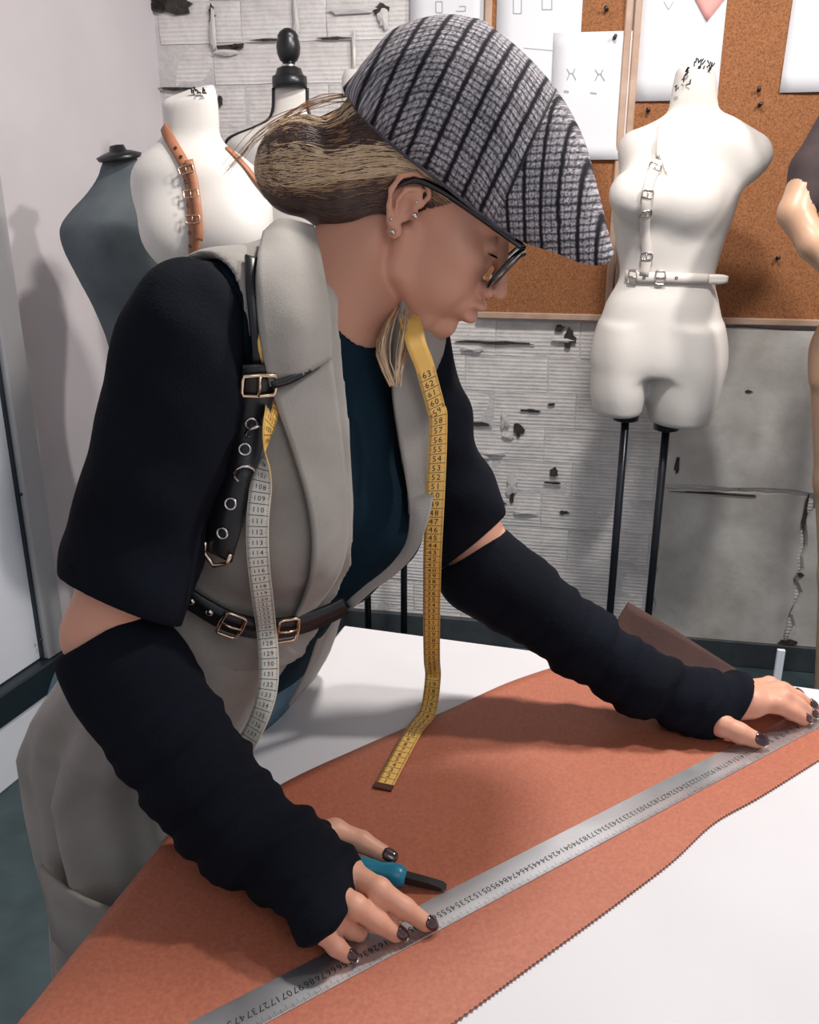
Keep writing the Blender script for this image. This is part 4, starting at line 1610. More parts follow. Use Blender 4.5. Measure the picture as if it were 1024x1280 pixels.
def f_neckt(p):
    return smin(f_vs(p), f_neck(p), .04).astype(F32)


def drape_sheet(name, rows, f, off, m, parent, nu=28, nv=14, thick=.004, lift=None, fb=1.0, inx=0):
    W = []
    for i, r in enumerate(rows):
        o_ = lambda j: off if lift is None else off + lift(i / (len(rows) - 1), j / (len(r) - 1))
        if inx:
            W.append([P(x, y, np.dot(drape(f, x - inx * j / (len(r) - 1), y, o_(j), .6, fb, 1.35) - CAM, AX_F)) for j, (x, y) in enumerate(r)])
        else:
            W.append([drape(f, x, y, o_(j), .6, fb, 1.35) for j, (x, y) in enumerate(r)])
    G = grid_surface(W, nu, nv)
    return sheet(name, G, m, parent, thick)


# near collar, turned over
drape_sheet('collar', [[(330, 292), (352, 276), (392, 284)], [(321, 330), (360, 322), (402, 334)], [(322, 390), (366, 388), (411, 394)],
                       [(328, 440), (370, 436), (413, 430)], [(337, 482), (374, 470), (413, 448)]], f_neckt, .024, M_VEST, vest, 26, 14, .005,
            lambda u, v: .006 * math.sin(v * math.pi) + .002, .9)
# back of the collar behind the neck
cb = []
for k in range(9):
    a = math.radians(-205 + k * 25.5)
    c0 = nbase - UPB * .012 - FRB * .004
    cb.append([c0 + LT * math.sin(a) * .068 * 1.02 + FRB * math.cos(a) * .066, c0 + UPB * .045 + LT * math.sin(a) * .066 + FRB * math.cos(a) * .064])
cb = [r for r in cb if np.dot(r[0] - nbase, FRB) < .02]
sheet('collar', grid_surface(cb, 24, 6), M_VEST, vest, .004)
# near lapel
drape_sheet('lapel', [[(338, 486), (374, 472), (414, 450)], [(350, 520), (386, 514), (422, 506)], [(366, 565), (398, 563), (428, 560)], [(383, 620), (408, 618), (433, 616)],
                      [(391, 670), (412, 668), (434, 662)], [(389, 715), (408, 712), (428, 703)], [(378, 752), (394, 746), (410, 738)], [(362, 786), (368, 784), (376, 781)]],
            f_vs, .021, M_VEST, vest, 34, 12, .004, lambda u, v: .007 * (1 - v) * math.sin(u * math.pi), 1.0)
# far lapel and collar
drape_sheet('lapel', [[(500, 392), (508, 396), (522, 406)], [(492, 430), (510, 436), (531, 448)], [(491, 490), (515, 498), (541, 508)], [(499, 550), (521, 556), (543, 566)],
                      [(508, 605), (525, 612), (541, 622)], [(513, 645), (522, 650), (533, 658)], [(508, 680), (513, 684), (520, 690)], [(486, 708), (490, 712), (495, 717)], [(458, 731), (461, 735), (465, 739)], [(434, 752), (437, 756), (441, 760)]],
            f_vs, .019, M_VEST, vest, 48, 12, .004, lambda u, v: .004 - .012 * max(0, u - .65) / .35, 1.02, 26)
# welt below the lapel notch
sheet('collar_notch', grid_surface([[drape(f_vs, 338, 478, .034), drape(f_vs, 341, 486, .034)], [drape(f_vs, 362, 470, .034), drape(f_vs, 364, 479, .034)],
                                    [drape(f_vs, 388, 462, .033), drape(f_vs, 389, 465, .033)]], 8, 3), M_BELT, vest, .0015)

# ---- skirt of the waistcoat
random.seed(2)
ctr = lambda z: V3(np.interp(z, [.3, .6, .9, 1.06], [-.315, -.290, -.270, -.205]), np.interp(z, [.3, 1.06], [.985, .968]), z)
nz_, na = 40, 120
G = np.zeros((nz_, na, 3))
for i in range(nz_):
    z = 1.055 - i / (nz_ - 1) * .62
    rl = np.interp(z, [.4, .7, .85, .95, 1.02, 1.055], [.176, .178, .190, .200, .176, .150])
    rf = np.interp(z, [.4, .7, .85, .95, 1.02, 1.055], [.155, .152, .150, .145, .132, .122])
    rfront = np.interp(z, [.4, .88, .93, 1.02, 1.055], [.10, .105, .118, .125, .118])
    gap = np.interp(z, [.4, .9, 1.055], [30, 17, 4])
    for j in range(na):
        th = math.radians(gap + (360 - 2 * gap) * j / (na - 1))
        k = np.clip((1.05 - z) / .15, 0, 1)
        fold = k * (.010 * math.sin(th * 9 + 1.5 * math.sin(z * 9)) + .006 * math.sin(th * 17 + 2 + z * 6))
        c_, s_ = math.cos(th), math.sin(th)
        rr_ = rfront if c_ > 0 else rf
        pnt = ctr(z) + FW * c_ * (rr_ + fold * (.4 if c_ > 0.2 else 1)) + LW * s_ * (rl + fold)
        G[i, j] = pnt
    G[i, :, 2] = z
sk = sheet('waistcoat_skirt', G, M_VEST, vest, .004)
# pocket flap on the near hip
def skp(thd, z, out):
    th = math.radians(thd); rl = np.interp(z, [.4, .7, .85, .95, 1.02, 1.055], [.176, .178, .190, .200, .176, .150]); rf = np.interp(z, [.4, .7, .85, .95, 1.02, 1.055], [.155, .152, .150, .145, .132, .122])
    return ctr(z) + FW * math.cos(th) * (rf + out) + LW * math.sin(th) * (rl + out)
sheet('pocket_flap', np.array([[skp(262 + a * 7, .80 - b_ * .055 - a * .004, .018) for b_ in range(3)] for a in range(6)]), M_VEST, vest, .005)

# ---- black leather harness over the waistcoat
def f_hv(p):
    return np.minimum(f_vs(p) - .016, chain(p, slN[:3], [.0, .0, .0], .01) + .0).astype(F32) if False else (f_vs(p) - .016).astype(F32)


hb = empty('harness', (0, 0, 0)); hb.parent = woman; hb.matrix_parent_inverse = Matrix.Translation(woman.location).inverted()
hs = lambda px, w, off, nm, n=50, th=.003: strap(f_hv, px, w, off, nm, M_BELT, hb, n, th, 1.0, .6, 1.4)
hs([(316, 322), (318, 360), (322, 400), (325, 440), (323, 478)], .014, .004, 'upper_strap', 40)
_, c3, n3, t3, w3 = hs([(324, 455), (320, 500), (309, 550), (297, 600), (284, 650), (272, 694)], .029, .010, 'front_strap', 60, .0035)
_, c5, n5, t5, w5 = hs([(296, 565), (272, 610), (250, 655), (228, 705), (222, 730)], .030, .003, 'under_strap', 40, .0035)
_, c4, n4, t4, w4 = hs([(205, 722), (228, 742), (255, 760), (290, 778), (330, 786), (370, 782), (405, 770), (432, 757)], .024, .009, 'waist_belt', 70, .0035)
for px, py in ((325, 530), (306, 560), (281, 627), (268, 661)):
    pt_ = drape(f_hv, px, py, .010, .6, 1.0, 1.4); k = int(np.argmin(np.linalg.norm(c3 - pt_, axis=1)))
    ring(c3[k] + n3[k] * .0028, n3[k], .0050, .0013, M_SILVER, hb)
k = 6; buckle(c3[k] + n3[k] * .002, n3[k], t3[k], w3[k], .0135, .009, .0018, M_GOLD, hb)
for k in (20, 33):
    sgn = 1 if np.dot(w3[k], AX_R) > 0 else -1
    ring(c3[k] + n3[k] * .004 + w3[k] * sgn * .006, nrm(n3[k] + w3[k] * sgn * .5 + t3[k] * .9), .0095, .0016, M_SILVER, hb, 'd_ring')
# pointed metal tip
k = 59; cc = c3[k] + n3[k] * .003
b = MB(); b.tube([cc - w3[k] * .013 - t3[k] * .010, cc - w3[k] * .012 + t3[k] * .001, cc + t3[k] * .010, cc + w3[k] * .012 + t3[k] * .001, cc + w3[k] * .013 - t3[k] * .010], .0022, 8)
b.build('strap_tip', M_GOLD, hb, True)
for (px, py) in ((284, 790), (360, 786)):
    pt_ = drape(f_hv, px, py, .012, .6, 1.0, 1.4); k = int(np.argmin(np.linalg.norm(c4 - pt_, axis=1))); k = min(max(k, 1), len(c4) - 2)
    buckle(c4[k] + n4[k] * .003, n4[k], t4[k], w4[k], .0130, .010, .0019, M_GOLD, hb)
for px, py in ((240, 752), (262, 766), (213, 725)):
    pt_ = drape(f_hv, px, py, .012, .6, 1.0, 1.4); k = int(np.argmin(np.linalg.norm(c4 - pt_, axis=1)))
    b = MB(); b.lathe(c4[k] + n4[k] * .001, n4[k], [(.004, 0), (.004, .0015), (.002, .003)], 12); b.build('stud', M_SILVER, hb, True)

# ------------------------------------------------------------------ hair
def f_hair_cm(q):
    d = ell(q, (-2.4, 0, 4.0), (9.0, 8.0, 7.6))
    d = smin(d, ell(q, (-6.2, -.6, -2.6), (4.6, 6.3, 5.0)), 2.0)
    d = smin(d, ell(q, (-11.6, -2.0, -3.2), (4.3, 5.0, 4.8)), 1.6)
    # leave the face, the ear and the neck free
    d = smax(d, -(ell(q, (6.5, 0, -2.0), (7.2, 12, 6.2))), .6)
    m = q.copy(); m[:, 1] = np.abs(m[:, 1])
    d = smax(d, -(ell(m, (-.6, 8.6, -.2), (2.9, 2.6, 3.4))), .4)
    d = smax(d, -(q[:, 2] + 7.3 - .74 * (q[:, 0] + 7)), .8)
    return d


def f_hair(p):
    q = (p - E0.astype(F32)) @ HR.T.astype(F32) * 100
    return (f_hair_cm(q) * .01).astype(F32)


bx = np.array([hw(f, l, u) for f in (-18, 8) for l in (-9, 9) for u in (-10, 13)])
v, q = sdf_mesh(f_hair, bx.min(0), bx.max(0), .0028)
hair = np_mesh('hair', v, q, M_HAIRD, woman)


def strands(name, guides, count, m, r0=.0006, spread=1.0, seed=1, surf=True, lift=(.3, 1.6), npt=15):
    """bundles of hair between two guide curves (head cm)"""
    rr = random.Random(seed); b = MB()
    for _ in range(count):
        ga, gb = rr.choice(guides)
        s = rr.random(); A = np.array(ga) * (1 - s) + np.array(gb) * s
        A = A + np.array([[rr.gauss(0, .12 * spread) for _ in range(3)] for _ in range(len(A))])
        c = catmull(A, npt)
        if surf:
            lf = rr.uniform(*lift) * .1
            for _k in range(3):
                d = f_hair_cm(c.astype(F32)); e = .08
                g = np.stack([f_hair_cm((c + np.eye(3)[a] * e).astype(F32)) - f_hair_cm((c - np.eye(3)[a] * e).astype(F32)) for a in range(3)], 1)
                g /= np.maximum(np.linalg.norm(g, axis=1, keepdims=True), 1e-6)
                c = c - g * (d - lf)[:, None] * .9
        r = r0 * rr.uniform(.6, 1.3)
        b.tube([hw(*x) for x in c], [r * (.5 + .5 * math.sin(math.pi * min(1, .15 + k / npt))) for k in range(npt)], 4, caps=False)
    o = b.build(name, m, hair, True)
    o['kind'] = 'stuff'
    return o


# guide curves: from the temple and the cap's edge back into the knot
g_low = [(3.2, -7.2, 3.0), (-1.5, -8.2, 2.6), (-5, -7.6, .2), (-8.5, -6.5, -2.6), (-12, -5.8, -5), (-14.5, -4.2, -6)]
g_mid = [(1.5, -7.6, 5.0), (-3, -8.4, 4.6), (-7, -7.2, 2.2), (-11, -6.4, -.6), (-14.2, -5.2, -3.2), (-16, -3, -5.5)]
g_top = [(-5.5, -6.8, 8.2), (-8.5, -6.2, 5.2), (-11, -5.6, 2.4), (-13.8, -4.8, -.4), (-15.8, -3.6, -3.8), (-16.2, -2.4, -6)]
g_crn = [(-7, -2.5, 9.2), (-10.5, -2.8, 4.8), (-13.4, -3, 1.6), (-15.4, -3, -1.4), (-16.4, -2.6, -4.2), (-15.8, -2, -7)]
g_nape = [(-1.6, -6.6, -2.2), (-3.4, -6.8, -3.6), (-6, -6.2, -5.4), (-9, -5.8, -7.0), (-12, -5.2, -7.6), (-14.4, -4.6, -6.6)]
g_ear = [(2.2, -7.4, 1.6), (-1, -8, 1.6), (-4, -7.6, -.6), (-7, -6.8, -3), (-10.5, -6, -5.4), (-13.5, -4.6, -6.4)]
strands('hair_strands', [(g_top, g_crn), (g_mid, g_top)], 380, M_HAIRM, .0005, 2.4, 1)
strands('hair_strands', [(g_low, g_mid), (g_low, g_mid), (g_top, g_crn)], 300, M_HAIRL, .00042, 2.6, 2, lift=(1.2, 2.6))
strands('hair_strands', [(g_mid, g_top), (g_low, g_mid), (g_top, g_crn)], 420, M_HAIRD, .0006, 2.4, 11, lift=(.6, 2.2))
strands('hair_strands', [(g_nape, g_ear), (g_ear, g_low), (g_nape, g_low)], 420, M_HAIRD, .0008, 1.6, 3)
strands('hair_strands', [(g_ear, g_low)], 110, M_HAIRM, .0004, 2.2, 4, lift=(.9, 2.0))
# swirl of the knot
kc = np.array([-11.6, -2.8, -3.0])
sw = []
for a in range(5):
    rad = 2.0 + a * .62
    sw.append([tuple(kc + np.array([math.cos(t) * rad, -3.2 - (1 - rad / 5) * 1.2, math.sin(t) * rad * .9])) for t in np.linspace(.6, 4.9, 8)])
strands('hair_strands', [(sw[i], sw[i + 1]) for i in range(4)], 220, M_HAIRM, .0005, 2.2, 5)
strands('hair_strands', [(sw[i], sw[i + 1]) for i in range(3)], 240, M_HAIRD, .0006, 2.0, 6)
# a few flyaway hairs
strands('hair_strands', [([(-9, -4, 6.2), (-13, -4, 3.0), (-16.2, -3.5, -1.8), (-17.2, -3, -6)], [(-10, -4, 5.5), (-13.5, -3, 2.6), (-16.6, -2.5, -2.4), (-17.8, -3, -8.2)])], 14, M_HAIRM, .00035, 3, 7, False)
# loose lock hanging on the far side of the neck
DL = np.dot(drape(f_vs, 500, 450, .036, .6, 1.0, 1.3) - CAM, AX_F)
def lock(seed, m, n):
    rr = random.Random(seed); b = MB()
    for _ in range(n):
        k = rr.choice((-1, 1)) * (1 - abs(rr.gauss(0, .28))); j = rr.gauss(0, .003); e = rr.gauss(0, 2.5)
        pts = [P(506 + k * 4, 340, DL + .15), P(503 + k * 7, 378, DL + .075), P(496 + k * 15, 404, DL + .006 + j), P(489 + k * 18 + e, 432, DL - .006 + j), P(489 + k * 13 + e, 456, DL - .002), P(493 + k * 4 + e, 476 + rr.uniform(-6, 8), DL)]
        b.tube(catmull(pts, 16), .00055 * rr.uniform(.5, 1.3), 4, caps=False)
    o = b.build('loose_lock', m, hair, True); tag(o, 'pale blonde lock hanging in front of the shoulder', kind='stuff')
lock(1, M_HAIRL, 34); lock(2, M_HAIRM, 12)

# ------------------------------------------------------------------ flat cap
def tweed():
    g = N('grey_check_tweed')
    uv = g.n('ShaderNodeUVMap', uv_map='UVMap')
    co = uv.outputs[0]
    nz = g.n('ShaderNodeTexNoise', i_Scale=1.6, i_Detail=5.0, i_Roughness=.65); g.l(co, nz.inputs[0])
    sub = g.n('ShaderNodeVectorMath', operation='SUBTRACT'); g.l(nz.outputs[1], sub.inputs[0]); sub.inputs[1].default_value = (.5, .5, .5)
    scl = g.n('ShaderNodeVectorMath', operation='SCALE'); g.l(sub.outputs[0], scl.inputs[0]); scl.inputs['Scale'].default_value = .42
    add = g.n('ShaderNodeVectorMath', operation='ADD'); g.l(co, add.inputs[0]); g.l(scl.outputs[0], add.inputs[1])
    sp = g.n('ShaderNodeSeparateXYZ'); g.l(add.outputs[0], sp.inputs[0])

    def pp(sock, per, lo, hi):
        m = g.n('ShaderNodeMath', operation='PINGPONG'); g.l(sock, m.inputs[0]); m.inputs[1].default_value = per / 2
        r = g.n('ShaderNodeMapRange'); g.l(m.outputs[0], r.inputs[0]); r.inputs[1].default_value = lo; r.inputs[2].default_value = hi
        return r.outputs[0]

    wide = pp(sp.outputs[0], 2.05, .10, .34)
    thin_a = pp(sp.outputs[0], .68, .03, .14)
    thin_b = pp(sp.outputs[1], .62, .05, .16)
    wide_b = pp(sp.outputs[1], 3.2, .10, .30)
    n2 = g.n('ShaderNodeTexNoise', i_Scale=4.2, i_Detail=5.0, i_Roughness=.75); g.l(co, n2.inputs[0])
    n2r = g.n('ShaderNodeMapRange'); g.l(n2.outputs[0], n2r.inputs[0]); n2r.inputs[1].default_value = .38; n2r.inputs[2].default_value = .60; n2r.inputs[3].default_value = .22

    def mul(a, b_, fac=1.0):
        m = g.n('ShaderNodeMath', operation='MULTIPLY'); g.l(a, m.inputs[0])
        if fac < 1:
            r = g.n('ShaderNodeMapRange'); g.l(b_, r.inputs[0]); r.inputs[3].default_value = 1 - fac; b_ = r.outputs[0]
        g.l(b_, m.inputs[1]); return m.outputs[0]

    x = mul(mul(mul(mul(wide, thin_a, .42), thin_b, .60), wide_b, .3), n2r.outputs[0])
    r = g.ramp(x, [(0.0, rgb(30, 27, 32)), (0.20, rgb(80, 76, 81)), (0.45, rgb(146, 140, 144)), (1.0, rgb(216, 210, 213))])
    g.l(r.outputs[0], g.b.inputs['Base Color'])
    g.b.inputs['Roughness'].default_value = .95
    g.b.inputs['Specular IOR Level'].default_value = .2
    n3 = g.n('ShaderNodeTexNoise', i_Scale=9.0, i_Detail=3.0); g.l(co, n3.inputs[0])
    b1 = g.bump(x, .6, .0012)
    g.bump(n3.outputs[0], .5, .0014, b1)
    return g.m


M_TWEED = tweed()
M_BIND = mat('dark_grey_wool', rgb(58, 56, 62), .95, c2=rgb(90, 88, 94), nscale=120, bump=.5, bscale=300)
M_LINING = mat('black_cap_lining', rgb(24, 22, 24), .8)
topc = [(437, 112), (452, 96), (470, 74), (500, 41), (545, 26), (590, 28), (640, 58), (690, 110), (725, 170), (745, 240), (757, 290), (763, 312)]
rimc = [(438, 122), (450, 142), (472, 163), (500, 188), (550, 226), (600, 266), (650, 300), (690, 314), (722, 327), (748, 331), (760, 326)]
TT = np.array([loc(x, y, 0) for x, y in topc])
WID = [(-12, 1.5), (-11.2, 3.6), (-10.2, 5.4), (-8, 7.6), (-4, 8.9), (0, 9.2), (5, 9.0), (9, 8.5), (12, 8.1), (15, 7.3), (17.5, 5.9), (18.8, 4.3), (19.6, 2.6), (20.2, 1.2)]
wf = lambda f: float(np.interp(f, [a for a, _ in WID], [b_ for _, b_ in WID]))
RR_ = []
for x, y in rimc:
    f_ = loc(x, y, -7)[0]
    for _ in range(4): f_, u_ = loc(x, y, -wf(f_))
    RR_.append((f_, u_))
RR_ = np.array(RR_)
RR_[-1] = (RR_[-1][0], RR_[-1][1])
# stations go from back to front, slanted so that top and rim points pair by arc share
NS, NA = 64, 33
top_s = catmull(TT, NS); rim_s = catmull(RR_, NS)
CAPG = np.zeros((NS, NA, 3)); CUV = np.zeros((NS, NA, 2))
for i in range(NS):
    ft, ut = top_s[i]; fr_, ur = rim_s[i]
    w = wf(fr_)
    for j in range(NA):
        a = (j / (NA - 1) * 2 - 1) * math.pi / 2                    # -90 near rim, 0 crown, 90 far rim
        s_ = math.sin(a); c_ = math.cos(a)
        e = .72
        l = np.sign(s_) * abs(s_) ** e * w
        t_ = abs(c_) ** e
        puff = 1 + .07 * math.sin(min(1, t_ * 1.2) * math.pi) * (1 if fr_ < 12 else .3)
        f = fr_ + (ft - fr_) * t_; u = ur + (ut - ur) * t_
        CAPG[i, j] = (f, l * puff, u)
# gentle cloth unevenness
ff, ll, uu = CAPG[..., 0], CAPG[..., 1], CAPG[..., 2]
CAPG[..., 2] += .22 * np.exp(-((ff * .5 + uu * .35 - 3.6 + ll * .15) / .5) ** 2) * (uu > 8)
CAPG[..., 1] += .14 * np.sin(ff * .9 + uu * .5) * np.sign(ll) * np.clip(np.abs(ll) / 6, 0, 1)
arc = np.zeros((NS, NA)); arc[:, 1:] = np.cumsum(np.linalg.norm(np.diff(CAPG, axis=1), axis=2), axis=1)
arc -= arc[:, NA // 2][:, None]
seam = lambda f, u: f - 7.2 + .18 * (u - 10)                         # > 0: front panel


def cap_piece(name, sel_front, m, parent):
    i_s = int(NS * .60)
    rng = range(i_s, NS) if sel_front else range(0, i_s + 1)
    G = np.array([[hw(*CAPG[i, j]) for j in range(NA)] for i in rng])
    n_i = len(G)
    o = sheet(name, G, m, parent, .0035)
    me = o.data; uv = me.uv_layers.new(name='UVMap')
    vi = np.zeros(len(me.loops), np.int32); me.loops.foreach_get('vertex_index', vi)
    vi = vi % (n_i * NA)
    I = vi // NA + rng[0]; J = vi % NA
    f, l, u = CAPG[I, J].T
    if sel_front:
        a_ = (f * .80 + u * .58 + np.abs(l) * .30) * 1.4; b_ = -f * .58 + u * .80
    else:
        a_ = f + .15 * u; b_ = arc[I, J]
    uv.data.foreach_set('uv', np.stack([a_, b_], 1).astype(F32).ravel())
    return o


capo = cap_piece('flat_cap', False, M_TWEED, woman)
capo.data.materials[0] = M_TWEED
fp = cap_piece('front_panel', True, M_TWEED, capo)
# stitched seams
i_s = int(NS * .60)
b = MB(); b.tube([hw(*(CAPG[i_s, j] * [1, 1.012, 1.004])) for j in range(1, NA - 1)], .0016, 6); b.build('seam', M_LINING, capo, True)
# rim binding
b = MB(); b.tube([hw(*CAPG[i, 0]) for i in range(0, i_s + 6)], .0022, 7); b.build('rim_binding', M_BIND, capo, True)
b = MB(); b.tube([hw(*CAPG[i, NA - 1]) for i in range(0, i_s + 6)], .0022, 7); b.build('rim_binding', M_BIND, capo, True)
# underside of the peak
i0 = int(NS * .60)
G = np.array([[hw(*(CAPG[i, 0] * (1 - v) + CAPG[i, NA - 1] * v + np.array([0, 0, .25 + 1.1 * math.sin(math.pi * v) * (1 - (i - i0) / (NS - i0))]))) for v in np.linspace(0.02, .98, 13)] for i in range(i0, NS)])
sheet('peak_lining', G, M_LINING, capo, .002)

# ------------------------------------------------------------------ glasses
M_FRAME = mat('black_glasses_frame', rgb(14, 13, 15), .22, coat=.5)
g_ = N('clear_lens'); g_.b.inputs['Base Color'].default_value = rgb(235, 235, 235); g_.b.inputs['Transmission Weight'].default_value = 1.0
g_.b.inputs['Roughness'].default_value = 0.02; g_.b.inputs['IOR'].default_value = 1.2
M_LENS = g_.m
gl = empty('glasses', (0, 0, 0)); gl.parent = woman; gl.matrix_parent_inverse = Matrix.Translation(woman.location).inverted()
FT = loc(652, 312, -6.0); FB = loc(607, 360, -5.4)
fx = lambda u, l: FB[0] + (FT[0] - FB[0]) * (u - FB[1]) / (FT[1] - FB[1]) + .5 - .016 * l * l
for s in (-1, 1):
    pts = []
    for k in range(28):
        t = 2 * math.pi * k / 28
        ex = lambda c: math.copysign(abs(c) ** .6, c)
        l = s * (3.45 + 2.75 * ex(math.cos(t))); u = (FT[1] + FB[1]) / 2 + (FT[1] - FB[1]) / 2 * .96 * ex(math.sin(t))
        pts.append((fx(u, l), l, u))
    b = MB(); b.tube([hw(*p_) for p_ in pts], .0021, 8, closed=True); b.build('lens_rim', M_FRAME, gl, True)
    c0 = np.mean(pts, axis=0)
    G = np.array([[hw(*(c0 + (np.array(p_) - c0) * k)) for p_ in pts + pts[:1]] for k in (.02, .5, .97)])
    sheet('lens', G, M_LENS, gl, .0015)
    ht_ = loc(649, 306, -6.3); hb_ = loc(548, 236, -7.6)
    tp = [(ht_[0] + .4, s * 6.2, ht_[1]), (ht_[0] - 1.0, s * 6.9, ht_[1] + .05), (hb_[0] + 3, s * 7.5, (ht_[1] + hb_[1]) / 2 + .1), (hb_[0], s * 7.9, hb_[1]), (hb_[0] - 2.2, s * 8.0, hb_[1] - .6), (hb_[0] - 3.6, s * 7.8, hb_[1] - 2.4)]
    c = catmull(tp, 24)
    G = np.array([[hw(x[0], x[1], x[2] + h_) for h_ in (-.32, 0, .32)] for x in c])
    sheet('temple_arm', G, M_FRAME, gl, .003)
ub = FT[1] - .9
b = MB(); b.tube([hw(*p_) for p_ in catmull([(fx(ub, .7), -.8, ub), (fx(ub, 0) + .35, 0, ub + .35), (fx(ub, .7), .8, ub)], 8)], .0022, 8); b.build('bridge', M_FRAME, gl, True)
# eyelashes
b = MB(); rr = random.Random(8)
for s in (-1, 1):
    for k in range(22):
        v = k / 21; l = s * (1.9 + 2.5 * v); 
        p0 = np.array([8.85 - .35 * (v - .4) ** 2 * 4, l, .75]); d_ = np.array([.9, s * (v - .4) * .8, -.35])
        b.tube([hw(*(p0 + d_ * t * .7 + np.array([0, 0, .25 * t * t]))) for t in (0, .5, 1)], [.0003, .0002, .0001], 4, caps=False)
tag(b.build('eyelashes', M_FRAME, body), kind='stuff')
# earrings
for (f, l, u, r) in ((-.15, -8.0, -2.5, .0028), (-.9, -8.2, -1.6, .0016), (.75, -8.0, -.1, .0030), (.2, -8.1, 1.0, .0016)):
    b = MB(); b.lathe(hw(f, l, u), nrm(-HL), [(.3 * r, -.2 * r), (r, .0), (r * .9, .5 * r), (.3 * r, .8 * r)], 10); b.build('earring', M_SILVER, body, True)
# ------------------------------------------------------------------ leather hide on the table
def leather_mat():
    g = N('terracotta_leather')
    co = g.coord()
    nz = g.n('ShaderNodeTexNoise', i_Scale=3.5, i_Detail=5.0); g.l(co, nz.inputs[0])
    r = g.ramp(nz.outputs[0], [(.35, rgb(160, 88, 64)), (.65, rgb(174, 98, 72))])
    n2 = g.n('ShaderNodeTexNoise', i_Scale=260.0, i_Detail=4.0, i_Roughness=.7); g.l(co, n2.inputs[0])
    r2 = g.ramp(n2.outputs[0], [(.35, rgb(142, 76, 55)), (.68, rgb(184, 112, 84))])
    mx = g.n('ShaderNodeMixRGB'); mx.inputs[0].default_value = .45
    g.l(r.outputs[0], mx.inputs[1]); g.l(r2.outputs[0], mx.inputs[2]); g.l(mx.outputs[0], g.b.inputs['Base Color'])
    g.b.inputs['Roughness'].default_value = .55
    g.bump(n2.outputs[0], .18, .0006)
    return g.m


M_HIDE = leather_mat()
s0_ = float(np.dot(T(215, 1050) - T1, TLE))
eg = [(345, 985, .002), (450, 935, .002), (560, 888, .002), (640, 852, .002), (716, 829, .002), (752, 834, .002), (790, 838, .002), (838, 842, .002), (888, 846, .002), (932, 850, .002), (1020, 880, .002), (1060, 893, .002)]
ig = [(330, 1070, .002), (430, 1020, .002), (560, 960, .002), (660, 915, .002), (740, 882, .002), (775, 880, .002), (808, 882, .002), (846, 884, .002), (885, 886, .002), (925, 890, .002), (1020, 905, .002), (1060, 910, .002)]
bg_ = [(60, 1630, .002), (220, 1530, .002), (400, 1398, .002), (574, 1272, .002), (660, 1209, .002), (740, 1151, .002), (790, 1114, .002), (842, 1074, .002), (892, 1028, .002), (948, 996, .002), (1019, 952, .002), (1060, 927, .002)]
rows = []
for k in range(6):
    r = []
    se = s0_ + [0, .07, .18, .32, .46, .60][k]
    eL = T1 + TLE * se
    r.append(eL - TBE * .014 - WZ * .075); r.append(eL - TBE * .013 - WZ * .022); r.append(eL - TBE * .003 + WZ * .001); r.append(eL + TBE * .03 + WZ * .002)
    for a, i_, b_ in zip(eg, ig, bg_):
        E = T(*a); I = T(*i_); Bt = T(*b_)
        if k == 0: r.append(E)
        elif k == 1: r.append(I)
        else: r.append(I + (Bt - I) * [0, 0, .25, .5, .75, 1][k])
    rows.append(r)
A_ = np.array([catmull(r, 560) for r in rows])
HG = np.array([catmull(A_[:, j], 30) for j in range(560)]).transpose(1, 0, 2)
HG[..., 2] = np.where(HG[..., 2] > TZ - .001, np.maximum(HG[..., 2], TZ + .0016), HG[..., 2])
# pinked lower edge
HG = np.concatenate([HG[:-1], (HG[-1:] * .985 + HG[-2:-1] * .015), HG[-1:]], axis=0)
HG[-1, ::2] += nrm(T(600, 1200) - T(640, 1290)) * -.0022
hide = sheet('leather_hide', HG, M_HIDE, None, .0016)
tag(hide, 'terracotta leather hide with a pinked edge, spread over the white table', 'leather')

M_CURL = mat('dark_brown_curl', rgb(58, 36, 32), .9, c2=rgb(78, 50, 43), nscale=9, bump=.3, bscale=300)  # curled corner coloured a darker brown than the rest of the hide
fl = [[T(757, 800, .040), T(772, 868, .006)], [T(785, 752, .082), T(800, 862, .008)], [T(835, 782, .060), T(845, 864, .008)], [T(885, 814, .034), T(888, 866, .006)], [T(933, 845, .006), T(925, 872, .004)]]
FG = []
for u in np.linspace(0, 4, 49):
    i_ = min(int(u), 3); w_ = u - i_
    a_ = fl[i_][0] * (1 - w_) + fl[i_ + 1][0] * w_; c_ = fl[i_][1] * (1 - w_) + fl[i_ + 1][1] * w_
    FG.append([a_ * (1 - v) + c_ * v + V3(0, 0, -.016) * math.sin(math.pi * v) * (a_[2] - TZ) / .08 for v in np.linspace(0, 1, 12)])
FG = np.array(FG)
cc_ = sheet('curled_corner', FG, M_CURL, hide, .0018); tag(cc_, 'curled-up far corner in a darker brown than the hide')

# ------------------------------------------------------------------ digits
dig = {}
for ch in '0123456789':
    cu = bpy.data.curves.new('digit', 'FONT'); cu.body = ch; cu.size = 1.0; cu.resolution_u = 2
    oo = bpy.data.objects.new('digit', cu); COL.objects.link(oo)
    bpy.context.view_layer.update()
    me_ = oo.evaluated_get(bpy.context.evaluated_depsgraph_get()).to_mesh()
    vs_ = np.array([v.co[:2] for v in me_.vertices]); fs_ = [tuple(p.vertices) for p in me_.polygons]
    wd = vs_[:, 0].max() if ch != '1' else .42
    dig[ch] = (vs_, fs_, .60)
    oo.to_mesh_clear(); bpy.data.objects.remove(oo); bpy.data.curves.remove(cu)


